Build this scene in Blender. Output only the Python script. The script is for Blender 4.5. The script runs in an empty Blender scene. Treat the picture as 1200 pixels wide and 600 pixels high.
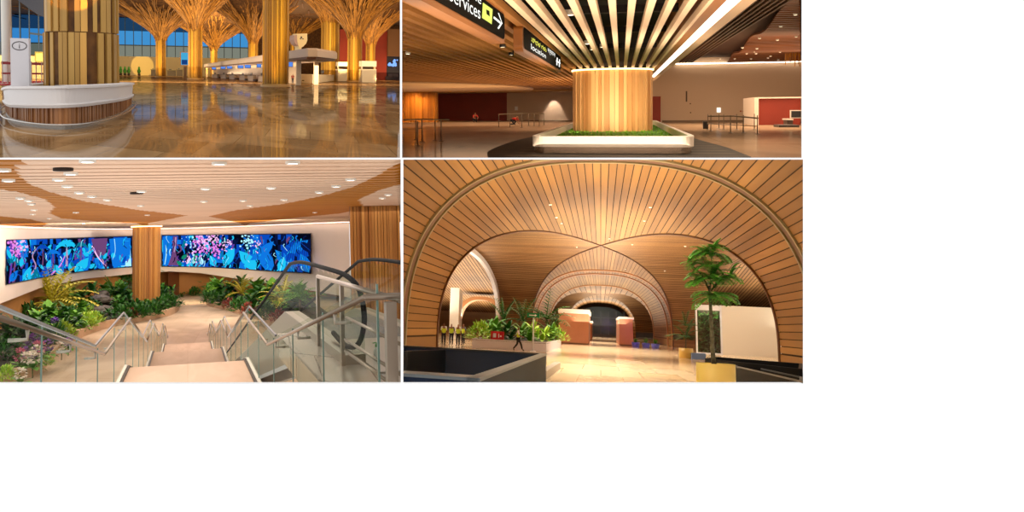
import bpy, math, random
from mathutils import Matrix, Vector
rnd = random.Random(7)
F, PU, PV = 1000.0, 470.0, 160.0        # focal length and principal point of the lens, in pixels of a 1200x600 frame
scene = bpy.context.scene
COL = scene.collection
PI = math.pi

def lin(c):
    return tuple((x/255/12.92) if x/255 <= .04045 else ((x/255+.055)/1.055)**2.4 for x in c[:3])

class Room:
    """A hall with its own level floor; x right, y into the hall, z up from the floor; the camera stands at (0,0,E)."""
    def __init__(s, u0, v0, E):
        f = Vector(((u0-PU)/F, 1, -(v0-PV)/F)).normalized()
        r = f.cross(Vector((0, 0, 1))).normalized()
        up = r.cross(f)
        s.R = Matrix((r, f, up)).transposed()
        s.RT = s.R.transposed()
        s.E = E
        s.M = s.R.to_4x4() @ Matrix.Translation((0, 0, -E))
    def d(s, u, v):
        l = s.RT @ Vector(((u-PU)/F, 1, -(v-PV)/F))
        return l / l.y
    def at(s, u, v, y):
        return s.d(u, v)*y + Vector((0, 0, s.E))
    def fl(s, u, v, z=0.0):
        d = s.d(u, v)
        return d*((z-s.E)/d.z) + Vector((0, 0, s.E))
    def onx(s, u, v, x):
        d = s.d(u, v)
        return d*(x/d.x) + Vector((0, 0, s.E))
    def uy(s, u, y, z=0.0):            # the point at depth y and height z seen in picture column u
        k = (u-PU)/F; R = s.R; zz = z-s.E
        x = -((R[0][1]-k*R[1][1])*y + (R[0][2]-k*R[1][2])*zz)/(R[0][0]-k*R[1][0])
        return Vector((x, y, z))
    def vy(s, v, x, y):                # height at (x,y) seen in picture row v
        k = -(v-PV)/F; R = s.R
        zz = -((R[2][0]-k*R[1][0])*x + (R[2][1]-k*R[1][1])*y)/(R[2][2]-k*R[1][2])
        return zz + s.E
    def proj(s, p):
        w = s.R @ Vector((p[0], p[1], p[2]-s.E))
        return PU+F*w.x/w.y, PV-F*w.z/w.y

# ---------------------------------------------------------------- materials
MATS = {}
def mat(name, col, rough=.5, metal=0., spec=.5, col2=None, island=0., noise=None, namt=.0, bump=0., bscale=None, emit=None, estr=0., alpha=1., coat=0., trans=0., ior=1.45):
    if name in MATS: return MATS[name]
    m = bpy.data.materials.new(name); m.use_nodes = True
    nt = m.node_tree; b = nt.nodes['Principled BSDF']
    c1 = lin(col)+(1,)
    b.inputs['Base Color'].default_value = c1
    b.inputs['Roughness'].default_value = rough
    b.inputs['Metallic'].default_value = metal
    b.inputs['Specular IOR Level'].default_value = spec
    b.inputs['IOR'].default_value = ior
    if coat: b.inputs['Coat Weight'].default_value = coat
    if trans: b.inputs['Transmission Weight'].default_value = trans
    b.inputs['Alpha'].default_value = alpha
    N, L = nt.nodes.new, nt.links.new
    fac = None
    if col2 is not None:
        c2 = lin(col2)+(1,)
        mix = N('ShaderNodeMix'); mix.data_type = 'RGBA'
        mix.inputs['A'].default_value = c1; mix.inputs['B'].default_value = c2
        tc = N('ShaderNodeTexCoord')
        nz = N('ShaderNodeTexNoise'); nz.inputs['Scale'].default_value = 1; nz.inputs['Detail'].default_value = 4
        mp = N('ShaderNodeMapping'); mp.inputs['Scale'].default_value = noise or (1, 1, 1)
        L(tc.outputs['Object'], mp.inputs['Vector']); L(mp.outputs['Vector'], nz.inputs['Vector'])
        rg = N('ShaderNodeMapRange'); rg.inputs['From Min'].default_value = .3; rg.inputs['From Max'].default_value = .7
        L(nz.outputs['Fac'], rg.inputs['Value'])
        if island:
            g = N('ShaderNodeNewGeometry')
            m2 = N('ShaderNodeMix'); m2.data_type = 'FLOAT'; m2.inputs['Factor'].default_value = island
            L(rg.outputs['Result'], m2.inputs['A']); L(g.outputs['Random Per Island'], m2.inputs['B'])
            L(m2.outputs['Result'], mix.inputs['Factor'])
        else:
            L(rg.outputs['Result'], mix.inputs['Factor'])
        L(mix.outputs['Result'], b.inputs['Base Color'])
        fac = nz
    if bump:
        tc = N('ShaderNodeTexCoord'); nz = N('ShaderNodeTexNoise'); nz.inputs['Scale'].default_value = 1
        mp = N('ShaderNodeMapping'); mp.inputs['Scale'].default_value = bscale or (1, 1, 1)
        L(tc.outputs['Object'], mp.inputs['Vector']); L(mp.outputs['Vector'], nz.inputs['Vector'])
        bp = N('ShaderNodeBump'); bp.inputs['Strength'].default_value = bump
        L(nz.outputs['Fac'], bp.inputs['Height']); L(bp.outputs['Normal'], b.inputs['Normal'])
    if emit is not None:
        b.inputs['Emission Color'].default_value = lin(emit)+(1,)
        b.inputs['Emission Strength'].default_value = estr
    MATS[name] = m
    return m

def tile_mat(name, c1, c2, mortar, size=(1, 1), rot=0., rough=.08, spec=.3, msize=.01, vein=(.3, .3, 1), vamt=.5, vcol=None, bumpy=0., offset=.5, ior=1.45, gloss=None):
    m = bpy.data.materials.new(name); m.use_nodes = True
    nt = m.node_tree; b = nt.nodes['Principled BSDF']; N, L = nt.nodes.new, nt.links.new
    tc = N('ShaderNodeTexCoord'); mp = N('ShaderNodeMapping')
    mp.inputs['Rotation'].default_value = (0, 0, rot); mp.inputs['Scale'].default_value = (1/size[0], 1/size[1], 1)
    L(tc.outputs['Object'], mp.inputs['Vector'])
    br = N('ShaderNodeTexBrick'); br.offset = offset
    for k, v in (('Color1', c1), ('Color2', c2), ('Mortar', mortar)): br.inputs[k].default_value = lin(v)+(1,)
    for k, v in (('Scale', 1), ('Mortar Size', msize), ('Brick Width', 1), ('Row Height', 1), ('Bias', 0)): br.inputs[k].default_value = v
    L(mp.outputs['Vector'], br.inputs['Vector'])
    nz = N('ShaderNodeTexNoise'); nz.inputs['Detail'].default_value = 6; nz.inputs['Scale'].default_value = 1; nz.inputs['Distortion'].default_value = 1.2
    mp2 = N('ShaderNodeMapping'); mp2.inputs['Scale'].default_value = vein; mp2.inputs['Rotation'].default_value = (0, 0, rot)
    L(tc.outputs['Object'], mp2.inputs['Vector']); L(mp2.outputs['Vector'], nz.inputs['Vector'])
    rg = N('ShaderNodeMapRange'); rg.inputs['From Min'].default_value = .42; rg.inputs['From Max'].default_value = .68; rg.inputs['To Max'].default_value = vamt
    L(nz.outputs['Fac'], rg.inputs['Value'])
    mx = N('ShaderNodeMix'); mx.data_type = 'RGBA'; mx.inputs['B'].default_value = lin(vcol or mortar)+(1,)
    L(rg.outputs['Result'], mx.inputs['Factor']); L(br.outputs['Color'], mx.inputs['A']); L(mx.outputs['Result'], b.inputs['Base Color'])
    b.inputs['Roughness'].default_value = rough; b.inputs['Specular IOR Level'].default_value = spec; b.inputs['IOR'].default_value = ior
    if gloss is not None:        # polished stone: a matt body under an even polish
        df = N('ShaderNodeBsdfDiffuse'); gl = N('ShaderNodeBsdfGlossy'); ms = N('ShaderNodeMixShader'); gl.inputs['Roughness'].default_value = rough; ms.inputs['Fac'].default_value = gloss
        L(mx.outputs['Result'], df.inputs['Color']); L(df.outputs[0], ms.inputs[1]); L(gl.outputs[0], ms.inputs[2]); L(ms.outputs[0], nt.nodes['Material Output'].inputs['Surface'])
    if bumpy:
        bp = N('ShaderNodeBump'); bp.inputs['Strength'].default_value = bumpy; L(br.outputs['Fac'], bp.inputs['Height']); L(bp.outputs['Normal'], b.inputs['Normal'])
    return m

def glass_mat(name, tint, gloss=.06, rough=.02):
    """Thin pane: tinted see-through with a little mirror."""
    m = bpy.data.materials.new(name); m.use_nodes = True
    nt = m.node_tree; nt.nodes.clear(); N, L = nt.nodes.new, nt.links.new
    o = N('ShaderNodeOutputMaterial'); t = N('ShaderNodeBsdfTransparent'); g = N('ShaderNodeBsdfGlossy'); mx = N('ShaderNodeMixShader')
    t.inputs['Color'].default_value = lin(tint)+(1,); g.inputs['Roughness'].default_value = rough
    mx.inputs['Fac'].default_value = gloss
    L(t.outputs[0], mx.inputs[1]); L(g.outputs[0], mx.inputs[2]); L(mx.outputs[0], o.inputs['Surface'])
    return m

def emis(name, col, s):
    if name in MATS: return MATS[name]
    m = bpy.data.materials.new(name); m.use_nodes = True
    nt = m.node_tree; nt.nodes.clear()
    o = nt.nodes.new('ShaderNodeOutputMaterial'); e = nt.nodes.new('ShaderNodeEmission')
    e.inputs['Color'].default_value = lin(col)+(1,); e.inputs['Strength'].default_value = s
    nt.links.new(e.outputs[0], o.inputs['Surface'])
    MATS[name] = m
    return m

# ---------------------------------------------------------------- mesh builder
class MB:
    def __init__(s): s.v = []; s.f = []; s.m = []; s.sm = []
    def face(s, idx, mi=0, smooth=False): s.f.append(tuple(idx)); s.m.append(mi); s.sm.append(smooth)
    def poly(s, pts, mi=0):
        b = len(s.v); s.v += [Vector(p) for p in pts]; s.face(range(b, b+len(pts)), mi); return s
    def hexa(s, p, mi=0):              # 4 bottom points then 4 top points
        b = len(s.v); s.v += [Vector(q) for q in p]
        for f in ((3, 2, 1, 0), (4, 5, 6, 7), (0, 1, 5, 4), (1, 2, 6, 5), (2, 3, 7, 6), (3, 0, 4, 7)): s.face([b+i for i in f], mi)
        return s
    def box(s, x0, x1, y0, y1, z0, z1, mi=0):
        return s.hexa([(x0, y0, z0), (x1, y0, z0), (x1, y1, z0), (x0, y1, z0), (x0, y0, z1), (x1, y0, z1), (x1, y1, z1), (x0, y1, z1)], mi)
    def obox(s, c, sx, sy, sz, rot, mi=0):       # oriented box, rot a 3x3 matrix
        c = Vector(c)
        p = [c + rot @ Vector((x*sx/2, y*sy/2, z*sz/2)) for z in (-1, 1) for x, y in ((-1, -1), (1, -1), (1, 1), (-1, 1))]
        return s.hexa(p, mi)
    def bar(s, a, b, w, h, up=(0, 0, 1), mi=0):  # rectangular bar from a to b
        a, b = Vector(a), Vector(b); d = (b-a).normalized(); r = d.cross(Vector(up))
        if r.length < 1e-6: r = d.cross(Vector((1, 0, 0)))
        r.normalize(); u = r.cross(d)
        q = [r*(-w/2)+u*(-h/2), r*(w/2)+u*(-h/2), r*(w/2)+u*(h/2), r*(-w/2)+u*(h/2)]
        k = len(s.v); s.v += [a+x for x in q]+[b+x for x in q]
        for f in ((0, 1, 2, 3), (7, 6, 5, 4), (0, 4, 5, 1), (1, 5, 6, 2), (2, 6, 7, 3), (3, 7, 4, 0)): s.face([k+i for i in f], mi)
        return s
    def prism(s, poly, z0, z1, mi=0, mtop=None, smooth=False, cap=True):
        n = len(poly); b = len(s.v)
        s.v += [Vector((p[0], p[1], z0)) for p in poly]+[Vector((p[0], p[1], z1)) for p in poly]
        for i in range(n): s.face((b+i, b+(i+1) % n, b+n+(i+1) % n, b+n+i), mi, smooth)
        if cap:
            s.face([b+i for i in range(n-1, -1, -1)], mi); s.face([b+n+i for i in range(n)], mi if mtop is None else mtop)
        return s
    def loft(s, rings, closed=True, mi=0, smooth=True, caps=False):
        n = len(rings[0]); b = len(s.v)
        for r in rings: s.v += [Vector(p) for p in r]
        m = n if closed else n-1
        for k in range(len(rings)-1):
            for i in range(m):
                s.face((b+k*n+i, b+k*n+(i+1) % n, b+(k+1)*n+(i+1) % n, b+(k+1)*n+i), mi, smooth)
        if caps:
            s.face([b+i for i in range(n-1, -1, -1)], mi); s.face([b+(len(rings)-1)*n+i for i in range(n)], mi)
        return s
    def tube(s, path, r, n=8, mi=0, caps=True, closed=False):
        path = [Vector(p) for p in path]; rings = []; ref = None
        K = len(path)
        for k, p in enumerate(path):
            if closed: d = path[(k+1) % K]-path[k-1]
            else: d = path[min(k+1, K-1)]-path[max(k-1, 0)]
            d.normalize()
            if ref is None:
                ref = Vector((0, 0, 1)) if abs(d.z) < .9 else Vector((1, 0, 0))
            a = d.cross(ref).normalized(); c = a.cross(d); ref = c
            rr = r[k] if isinstance(r, (list, tuple)) else r
            rings.append([p+(a*math.cos(2*PI*i/n)+c*math.sin(2*PI*i/n))*rr for i in range(n)])
        if closed: rings.append(rings[0])
        return s.loft(rings, True, mi, True, caps and not closed)
    def lathe(s, prof, c=(0, 0, 0), n=24, mi=0, caps=False, sx=1, sy=1):
        c = Vector(c)
        rings = [[c+Vector((r*sx*math.cos(2*PI*i/n), r*sy*math.sin(2*PI*i/n), z)) for i in range(n)] for r, z in prof]
        return s.loft(rings, True, mi, True, caps)
    def ball(s, c, rx, ry=None, rz=None, n=10, k=6, mi=0, jit=0):
        ry = rx if ry is None else ry; rz = rx if rz is None else rz; c = Vector(c); rings = []
        for j in range(k+1):
            t = PI*(j/k)-PI/2; q = max(math.cos(t), .02)
            rings.append([c+Vector((rx*q*math.cos(2*PI*i/n), ry*q*math.sin(2*PI*i/n), rz*math.sin(t)))*(1+jit*rnd.uniform(-1, 1)) for i in range(n)])
        return s.loft(rings, True, mi, jit == 0, True)
    def build(s, name, m, parent=None, room=None, loc=(0, 0, 0)):
        """One mesh object. Top level: placed at loc in the room. As a part: verts relative to the parent's base."""
        loc = Vector(loc)
        me = bpy.data.meshes.new(name)
        off = loc if parent is None else Vector(parent.get('_loc', (0, 0, 0)))
        me.from_pydata([tuple(v-off) for v in s.v], [], s.f)
        for x in (m if isinstance(m, (list, tuple)) else [m]): me.materials.append(x)
        me.polygons.foreach_set('material_index', s.m)
        me.polygons.foreach_set('use_smooth', s.sm)
        me.update()
        o = bpy.data.objects.new(name, me); COL.objects.link(o)
        if parent is not None:
            o.parent = parent; o['_loc'] = tuple(off)
        else:
            o.matrix_world = room.M @ Matrix.Translation(loc); o['_loc'] = tuple(loc)
        return o

def tag(o, label=None, cat=None, group=None, kind=None):
    if label: o['label'] = label
    if cat: o['category'] = cat
    if group: o['group'] = group
    if kind: o['kind'] = kind
    return o
def thing(name, room, loc, label, cat, group=None):
    o = bpy.data.objects.new(name, None); COL.objects.link(o)
    o.empty_display_size = .2
    o.matrix_world = room.M @ Matrix.Translation(Vector(loc)); o['_loc'] = tuple(loc)
    return tag(o, label, cat, group)
def one(mb, name, m, room, loc, label, cat, group=None):
    return tag(mb.build(name, m, None, room, loc), label, cat, group)
def struct(mb, name, m, room):
    return tag(mb.build(name, m, None, room), kind='structure')
def dup(root, room, loc, rz=0., s=1., label=None, group=None):
    r = root.copy(); COL.objects.link(r)
    sc = (s, s, s) if not isinstance(s, tuple) else s
    r.matrix_world = room.M @ Matrix.Translation(Vector(loc)) @ Matrix.Rotation(rz, 4, 'Z') @ Matrix.Diagonal(sc+(1,))
    if label: r['label'] = label
    if group: r['group'] = group
    for ch in list(root.children):
        c = ch.copy(); COL.objects.link(c); c.parent = r
        for g in list(ch.children):
            d = g.copy(); COL.objects.link(d); d.parent = c
    return r
def place(root, room, loc, rz=0., s=1.):
    sc = (s, s, s) if not isinstance(s, tuple) else s
    root.matrix_world = room.M @ Matrix.Translation(Vector(loc)) @ Matrix.Rotation(rz, 4, 'Z') @ Matrix.Diagonal(sc+(1,))

def area(room, loc, target, size, power, col=(255, 214, 160), sy=None, spread=PI):
    l = bpy.data.lights.new('lamp', 'AREA'); l.shape = 'RECTANGLE'; l.size = size; l.size_y = sy or size
    l.energy = power; l.color = lin(col); l.spread = spread
    o = bpy.data.objects.new('area_lamp', l); COL.objects.link(o)
    d = (Vector(target)-Vector(loc)).normalized()
    o.matrix_world = room.M @ Matrix.Translation(Vector(loc)) @ d.to_track_quat('-Z', 'Y').to_matrix().to_4x4()
    return o
def spot(room, loc, target, power, ang=60, col=(255, 214, 160), blend=.4, rad=.2):
    l = bpy.data.lights.new('lamp', 'SPOT'); l.spot_size = math.radians(ang); l.spot_blend = blend
    l.energy = power; l.color = lin(col); l.shadow_soft_size = rad
    o = bpy.data.objects.new('spot_lamp', l); COL.objects.link(o)
    d = (Vector(target)-Vector(loc)).normalized()
    o.matrix_world = room.M @ Matrix.Translation(Vector(loc)) @ d.to_track_quat('-Z', 'Y').to_matrix().to_4x4()
    return o
def point(room, loc, power, col=(255, 214, 160), rad=.3):
    l = bpy.data.lights.new('lamp', 'POINT'); l.energy = power; l.color = lin(col); l.shadow_soft_size = rad
    o = bpy.data.objects.new('point_lamp', l); COL.objects.link(o)
    o.matrix_world = room.M @ Matrix.Translation(Vector(loc))
    return o
def text(s, name, size, m, parent, mtx, extrude=.004, align='LEFT'):
    """Lettering as a mesh part; mtx places it in the parent's frame."""
    cu = bpy.data.curves.new(name, 'FONT'); cu.body = s; cu.size = size; cu.extrude = extrude; cu.align_x = align
    t = bpy.data.objects.new(name, cu); COL.objects.link(t)
    bpy.context.view_layer.update()
    me = bpy.data.meshes.new_from_object(t.evaluated_get(bpy.context.evaluated_depsgraph_get()))
    bpy.data.objects.remove(t)
    me.materials.clear(); me.materials.append(m)
    me.transform(mtx)
    o = bpy.data.objects.new(name, me); COL.objects.link(o); o.parent = parent
    return o
def smooth_path(pts, n=6):
    """Catmull-Rom through points."""
    P = [Vector(p) for p in pts]; out = []
    for i in range(len(P)-1):
        a, b, c, d = P[max(i-1, 0)], P[i], P[i+1], P[min(i+2, len(P)-1)]
        for k in range(n):
            t = k/n
            out.append(.5*((2*b)+(c-a)*t+(2*a-5*b+4*c-d)*t*t+(3*b-a-3*c+d)*t**3))
    out.append(P[-1]); return out
def inpoly(x, y, P):
    c = False; j = len(P)-1
    for i in range(len(P)):
        if (P[i][1] > y) != (P[j][1] > y) and x < (P[j][0]-P[i][0])*(y-P[i][1])/(P[j][1]-P[i][1])+P[i][0]: c = not c
        j = i
    return c

# ---------------------------------------------------------------- camera, sky, render look
cam = bpy.data.cameras.new('camera'); cam_o = bpy.data.objects.new('camera', cam); COL.objects.link(cam_o)
cam_o.rotation_euler = (PI/2, 0, 0)
cam.sensor_width = 36; cam.lens = 36*F/1200; cam.shift_x = (600-PU)/1200; cam.shift_y = (PV-300)/1200
cam.clip_start = .1; cam.clip_end = 5000
scene.camera = cam_o
w = bpy.data.worlds.new('overcast_sky'); scene.world = w; w.use_nodes = True
w.node_tree.nodes['Background'].inputs['Color'].default_value = (1, 1, 1, 1)
w.node_tree.nodes['Background'].inputs['Strength'].default_value = 1.08
vs = scene.view_settings; vs.view_transform = 'Standard'; vs.look = 'None'; vs.exposure = 0; vs.gamma = 1; vs.use_curve_mapping = False

# ---------------------------------------------------------------- the four halls share a white shell of thin partitions
HALL = Room(PU, PV, 0)
def ray(u, v, y): return Vector(((u-PU)/F*y, y, -(v-PV)/F*y))
m_white = mat('white_paint', (252, 252, 252), .9, spec=.1)
Y0, Y1 = 4.6, 430.
def slab(name, a, b, c, d, y0=Y0, y1=Y1, m=None):
    """A partition filling the picture rectangle a..b, c..d at its front edge, running straight back along the line of sight."""
    w_ = Vector(((b-a)*y0/F, 0, 0)) if (b-a) < (d-c) else Vector((0, 0, (d-c)*y0/F))
    mid0 = [ray(a, c, y0), ray(b, c, y0), ray(b, d, y0), ray(a, d, y0)]
    cu, cv = (a+b)/2, (c+d)/2
    back = []
    for p, (u, v) in zip(mid0, ((a, c), (b, c), (b, d), (a, d))):
        if (b-a) < (d-c): q = ray(cu, v, y1); q.x += (p.x-ray(cu, v, y0).x)
        else: q = ray(u, cv, y1); q.z += (p.z-ray(u, cv, y0).z)
        back.append(q)
    mb = MB(); mb.hexa([mid0[3], mid0[2], back[2], back[3], mid0[0], mid0[1], back[1], back[0]])
    return struct(mb, name, m or m_white, HALL)
slab('partition_wall_upper', 468.7, 471.1, -120, 184.8)
slab('partition_wall_lower', 469.6, 472.6, 186.8, 449.7)
slab('partition_slab_left', -90, 469.6, 184.8, 186.8)
slab('partition_slab_right', 471.1, 941, 184.8, 186.8)

import bmesh
def clip(o, room, u0=None, u1=None, v0=None, v1=None):
    """Trim a mesh by the planes of the partitions (given as picture columns/rows)."""
    pl = []
    for u, sg in ((u0, -1), (u1, 1)):
        if u is not None:
            k = (u-PU)/F; n = Vector((1, -k, 0))*sg; pl.append(n)
    for v, sg in ((v0, -1), (v1, 1)):
        if v is not None:
            k = (v-PV)/F; n = Vector((0, -k, -1))*sg; pl.append(n)
    M = o.matrix_world if o.parent is None else o.parent.matrix_world
    MI = M.inverted()
    bm = bmesh.new(); bm.from_mesh(o.data)
    co = MI @ Vector((0, 0, 0)); R3 = M.to_3x3().transposed()
    for n in pl:
        bmesh.ops.bisect_plane(bm, geom=bm.verts[:]+bm.edges[:]+bm.faces[:], plane_co=co, plane_no=R3 @ n, clear_outer=True)
    bm.to_mesh(o.data); bm.free(); return o
# white front base of the building, hiding the floor's edge
mb = MB()
a, b, c, d = ray(-90, 449.7, Y0), ray(941.9, 449.7, Y0), ray(941.9, 640, Y0), ray(-90, 640, Y0)
mb.hexa([d, c, c+Vector((0, .05, 0)), d+Vector((0, .05, 0)), a, b, b+Vector((0, .05, -.006)), a+Vector((0, .05, -.006))])
struct(mb, 'wall_front_base', m_white, HALL)
def room_yu(s, u, x, z):               # depth at which the point (x,?,z) falls in picture column u
    k = (u-PU)/F; R = s.R; zz = z-s.E
    return -((R[0][0]-k*R[1][0])*x+(R[0][2]-k*R[1][2])*zz)/(R[0][1]-k*R[1][1])
def room_yv(s, v, x, z):
    k = -(v-PV)/F; R = s.R; zz = z-s.E
    return -((R[2][0]-k*R[1][0])*x+(R[2][2]-k*R[1][2])*zz)/(R[2][1]-k*R[1][1])
Room.yu = room_yu; Room.yv = room_yv

# ---------------------------------------------------------------- plants
def leaf(mb, base, d, L, W, droop=.4, mi=0, seg=4, prof=None, up=None, fold=.15):
    """A tapering blade: d is its starting direction; it bends down along its length."""
    d = Vector(d).normalized(); p = Vector(base)
    side = d.cross(Vector((0, 0, 1)))
    if side.length < .05: side = Vector((1, 0, 0))
    side.normalize()
    b = len(mb.v); prof = prof or (.12, .8, 1, .7, 0)
    n = len(prof)-1
    for k in range(n+1):
        w_ = W/2*prof[k]; nrm = side.cross(d)
        mb.v += [p-side*w_+nrm*w_*fold, p.copy(), p+side*w_+nrm*w_*fold]
        p = p+d*(L/n); d = (d+Vector((0, 0, -droop/n))).normalized()
    for k in range(n):
        i = b+3*k
        mb.face((i, i+1, i+4, i+3), mi); mb.face((i+1, i+2, i+5, i+4), mi)
def frond(mb, base, d, L, n=12, lw=.05, ll=.35, droop=.9, mi=0, mr=None):
    """A feather palm frond: a drooping rachis with leaflets on both sides."""
    d = Vector(d).normalized(); p = Vector(base); pts = [p.copy()]
    for k in range(n):
        t = k/n
        p = p+d*(L/n); d = (d+Vector((0, 0, -droop/n))).normalized(); pts.append(p.copy())
        side = d.cross(Vector((0, 0, 1)))
        if side.length < .05: side = Vector((1, 0, 0))
        side.normalize()
        q = ll*L*math.sin(PI*(.12+.85*t))**.7
        for s in (-1, 1):
            leaf(mb, p, d*.55+side*s+Vector((0, 0, .15)), q*rnd.uniform(.85, 1.1), lw*L, .7, mi, prof=(.4, 1, 0))
    mb.tube(pts, [.018*L*(1-.8*k/n) for k in range(n+1)], 4, mi if mr is None else mr)
def palm_crown(mb, c, L, n=12, up=.7, mi=0, nl=10, droop=1.3, lw=.06, ll=.32):
    for i in range(n):
        a = 2*PI*i/n+rnd.uniform(-.25, .25); e = rnd.uniform(.1, up)*PI/2
        frond(mb, c, (math.cos(a)*math.cos(e), math.sin(a)*math.cos(e), math.sin(e)), L*rnd.uniform(.8, 1.1), nl, lw, ll, droop, mi)
def rosette(mb, c, n, L, W, e0=.3, e1=1.2, droop=.9, mi=0, prof=None):
    for i in range(n):
        a = 2.4*i+rnd.uniform(-.3, .3); e = e0+(e1-e0)*i/n
        leaf(mb, c, (math.cos(a)*math.cos(e), math.sin(a)*math.cos(e), math.sin(e)), L*rnd.uniform(.75, 1.1), W*rnd.uniform(.8, 1.1), droop, mi, prof=prof)
def bushy(mb, c, rx, ry, rz, n, L, W, mi=0, nm=1):
    c = Vector(c)
    for i in range(n):
        a = rnd.uniform(0, 2*PI); t = rnd.uniform(-.15, 1); q = math.sqrt(max(0, 1-t*t))*rnd.uniform(.55, 1)
        o = Vector((math.cos(a)*q, math.sin(a)*q, max(t, 0)*rnd.uniform(.5, 1)))
        p = c+Vector((o.x*rx, o.y*ry, o.z*rz))
        leaf(mb, p, o+Vector((rnd.uniform(-.6, .6), rnd.uniform(-.6, .6), rnd.uniform(.1, .8))), L*rnd.uniform(.7, 1.3), W*rnd.uniform(.7, 1.2), .8, mi if nm == 1 else rnd.randrange(nm), prof=(.2, 1, .8, 0))
g_dark = mat('leaf_dark', (22, 62, 20), .45, spec=.4, col2=(60, 120, 34), island=.7, noise=(2, 2, 2))
g_mid = mat('leaf_mid', (48, 110, 28), .45, spec=.4, col2=(118, 168, 52), island=.7, noise=(2, 2, 2))
g_lime = mat('leaf_lime', (110, 168, 40), .45, spec=.4, col2=(196, 214, 84), island=.7, noise=(2, 2, 2))
g_yel = mat('leaf_yellow', (170, 160, 40), .45, spec=.4, col2=(230, 214, 70), island=.7, noise=(2, 2, 2))
g_blue = mat('leaf_bluish', (30, 84, 50), .45, spec=.4, col2=(80, 140, 90), island=.7, noise=(2, 2, 2))
m_bark = mat('palm_bark', (120, 112, 84), .8, col2=(70, 66, 48), noise=(2, 2, 14))
m_stem = mat('green_stem', (70, 92, 40), .6)
m_soil = mat('dark_soil', (50, 38, 26), .9, col2=(26, 20, 14), noise=(8, 8, 8))

# ---------------------------------------------------------------- people
def skin_mesh(name, nodes, edges, root, m, parent, sub=2):
    me = bpy.data.meshes.new(name); keys = list(nodes)
    me.from_pydata([nodes[k][0] for k in keys], [(keys.index(a), keys.index(b)) for a, b in edges], [])
    o = bpy.data.objects.new(name, me); COL.objects.link(o)
    sk = o.modifiers.new('s', 'SKIN'); sk.use_smooth_shade = True
    lay = me.skin_vertices[0].data if me.skin_vertices else None
    if lay is None:
        bpy.context.view_layer.objects.active = o
        me.attributes.new('skin', 'FLOAT', 'POINT')
    for i, k in enumerate(keys):
        r = nodes[k][1]; r = (r, r) if not isinstance(r, tuple) else r
        lay[i].radius = r; lay[i].use_root = (k == root)
    ss = o.modifiers.new('u', 'SUBSURF'); ss.levels = sub; ss.render_levels = sub
    dg = bpy.context.evaluated_depsgraph_get(); dg.update()
    me2 = bpy.data.meshes.new_from_object(o.evaluated_get(dg))
    bpy.data.objects.remove(o); me2.name = name
    me2.materials.clear(); me2.materials.append(m)
    me2.polygons.foreach_set('use_smooth', [True]*len(me2.polygons))
    r = bpy.data.objects.new(name, me2); COL.objects.link(r); r.parent = parent
    return r
m_skin = mat('skin_brown', (140, 92, 64), .55)
POSES = {}
POSES['stand'] = dict(pelvis=(0, 0, .93), waist=(0, 0, 1.08), chest=(0, .0, 1.30), neck=(0, 0, 1.46), head=(0, .01, 1.60), crown=(0, .0, 1.70), nose=(0, -.095, 1.60),
    shL=(.18, 0, 1.40), elL=(.23, .02, 1.13), haL=(.22, -.06, .88), shR=(-.18, 0, 1.40), elR=(-.23, .02, 1.13), haR=(-.22, -.06, .88),
    hipL=(.09, 0, .88), knL=(.10, -.02, .48), anL=(.10, .02, .09), toL=(.11, -.14, .03), hipR=(-.09, 0, .88), knR=(-.10, -.02, .48), anR=(-.10, .02, .09), toR=(-.11, -.14, .03))
POSES['walk'] = dict(POSES['stand'], knL=(.10, -.20, .50), anL=(.10, -.30, .12), toL=(.10, -.44, .05), knR=(-.09, .06, .49), anR=(-.10, .33, .16), toR=(-.10, .25, .03),
    elL=(.22, .14, 1.16), haL=(.20, .10, .92), elR=(-.21, -.08, 1.14), haR=(-.19, -.30, 1.02))
POSES['squat'] = dict(pelvis=(0, .16, .34), waist=(0, .12, .47), chest=(0, -.02, .66), neck=(0, -.10, .80), head=(0, -.16, .92), crown=(0, -.17, 1.02), nose=(0, -.26, .90),
    shL=(.18, -.06, .73), elL=(.26, -.26, .52), haL=(.14, -.44, .40), shR=(-.18, -.06, .73), elR=(-.26, -.26, .52), haR=(-.14, -.44, .40),
    hipL=(.09, .14, .33), knL=(.19, -.24, .47), anL=(.14, .02, .09), toL=(.17, -.14, .03), hipR=(-.09, .14, .33), knR=(-.19, -.24, .47), anR=(-.14, .02, .09), toR=(-.17, -.14, .03))
POSES['bend'] = dict(pelvis=(0, .22, .46), waist=(0, .14, .56), chest=(0, -.06, .64), neck=(0, -.20, .68), head=(0, -.31, .70), crown=(0, -.38, .77), nose=(0, -.38, .62),
    shL=(.17, -.12, .64), elL=(.24, -.28, .42), haL=(.18, -.48, .16), shR=(-.17, -.12, .64), elR=(-.24, -.30, .42), haR=(-.16, -.50, .16),
    hipL=(.09, .2, .44), knL=(.15, -.12, .46), anL=(.11, .12, .09), toL=(.13, -.04, .03), hipR=(-.09, .2, .44), knR=(-.13, .02, .10), anR=(-.11, .36, .09), toR=(-.12, .40, .03))
RAD = dict(pelvis=(.13, .10), waist=(.125, .09), chest=(.15, .10), neck=.052, head=(.085, .098), crown=(.06, .07), nose=.018, shL=.062, elL=.042, haL=(.034, .026), hipL=.085, knL=.058, anL=.04, toL=(.042, .028))
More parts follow.
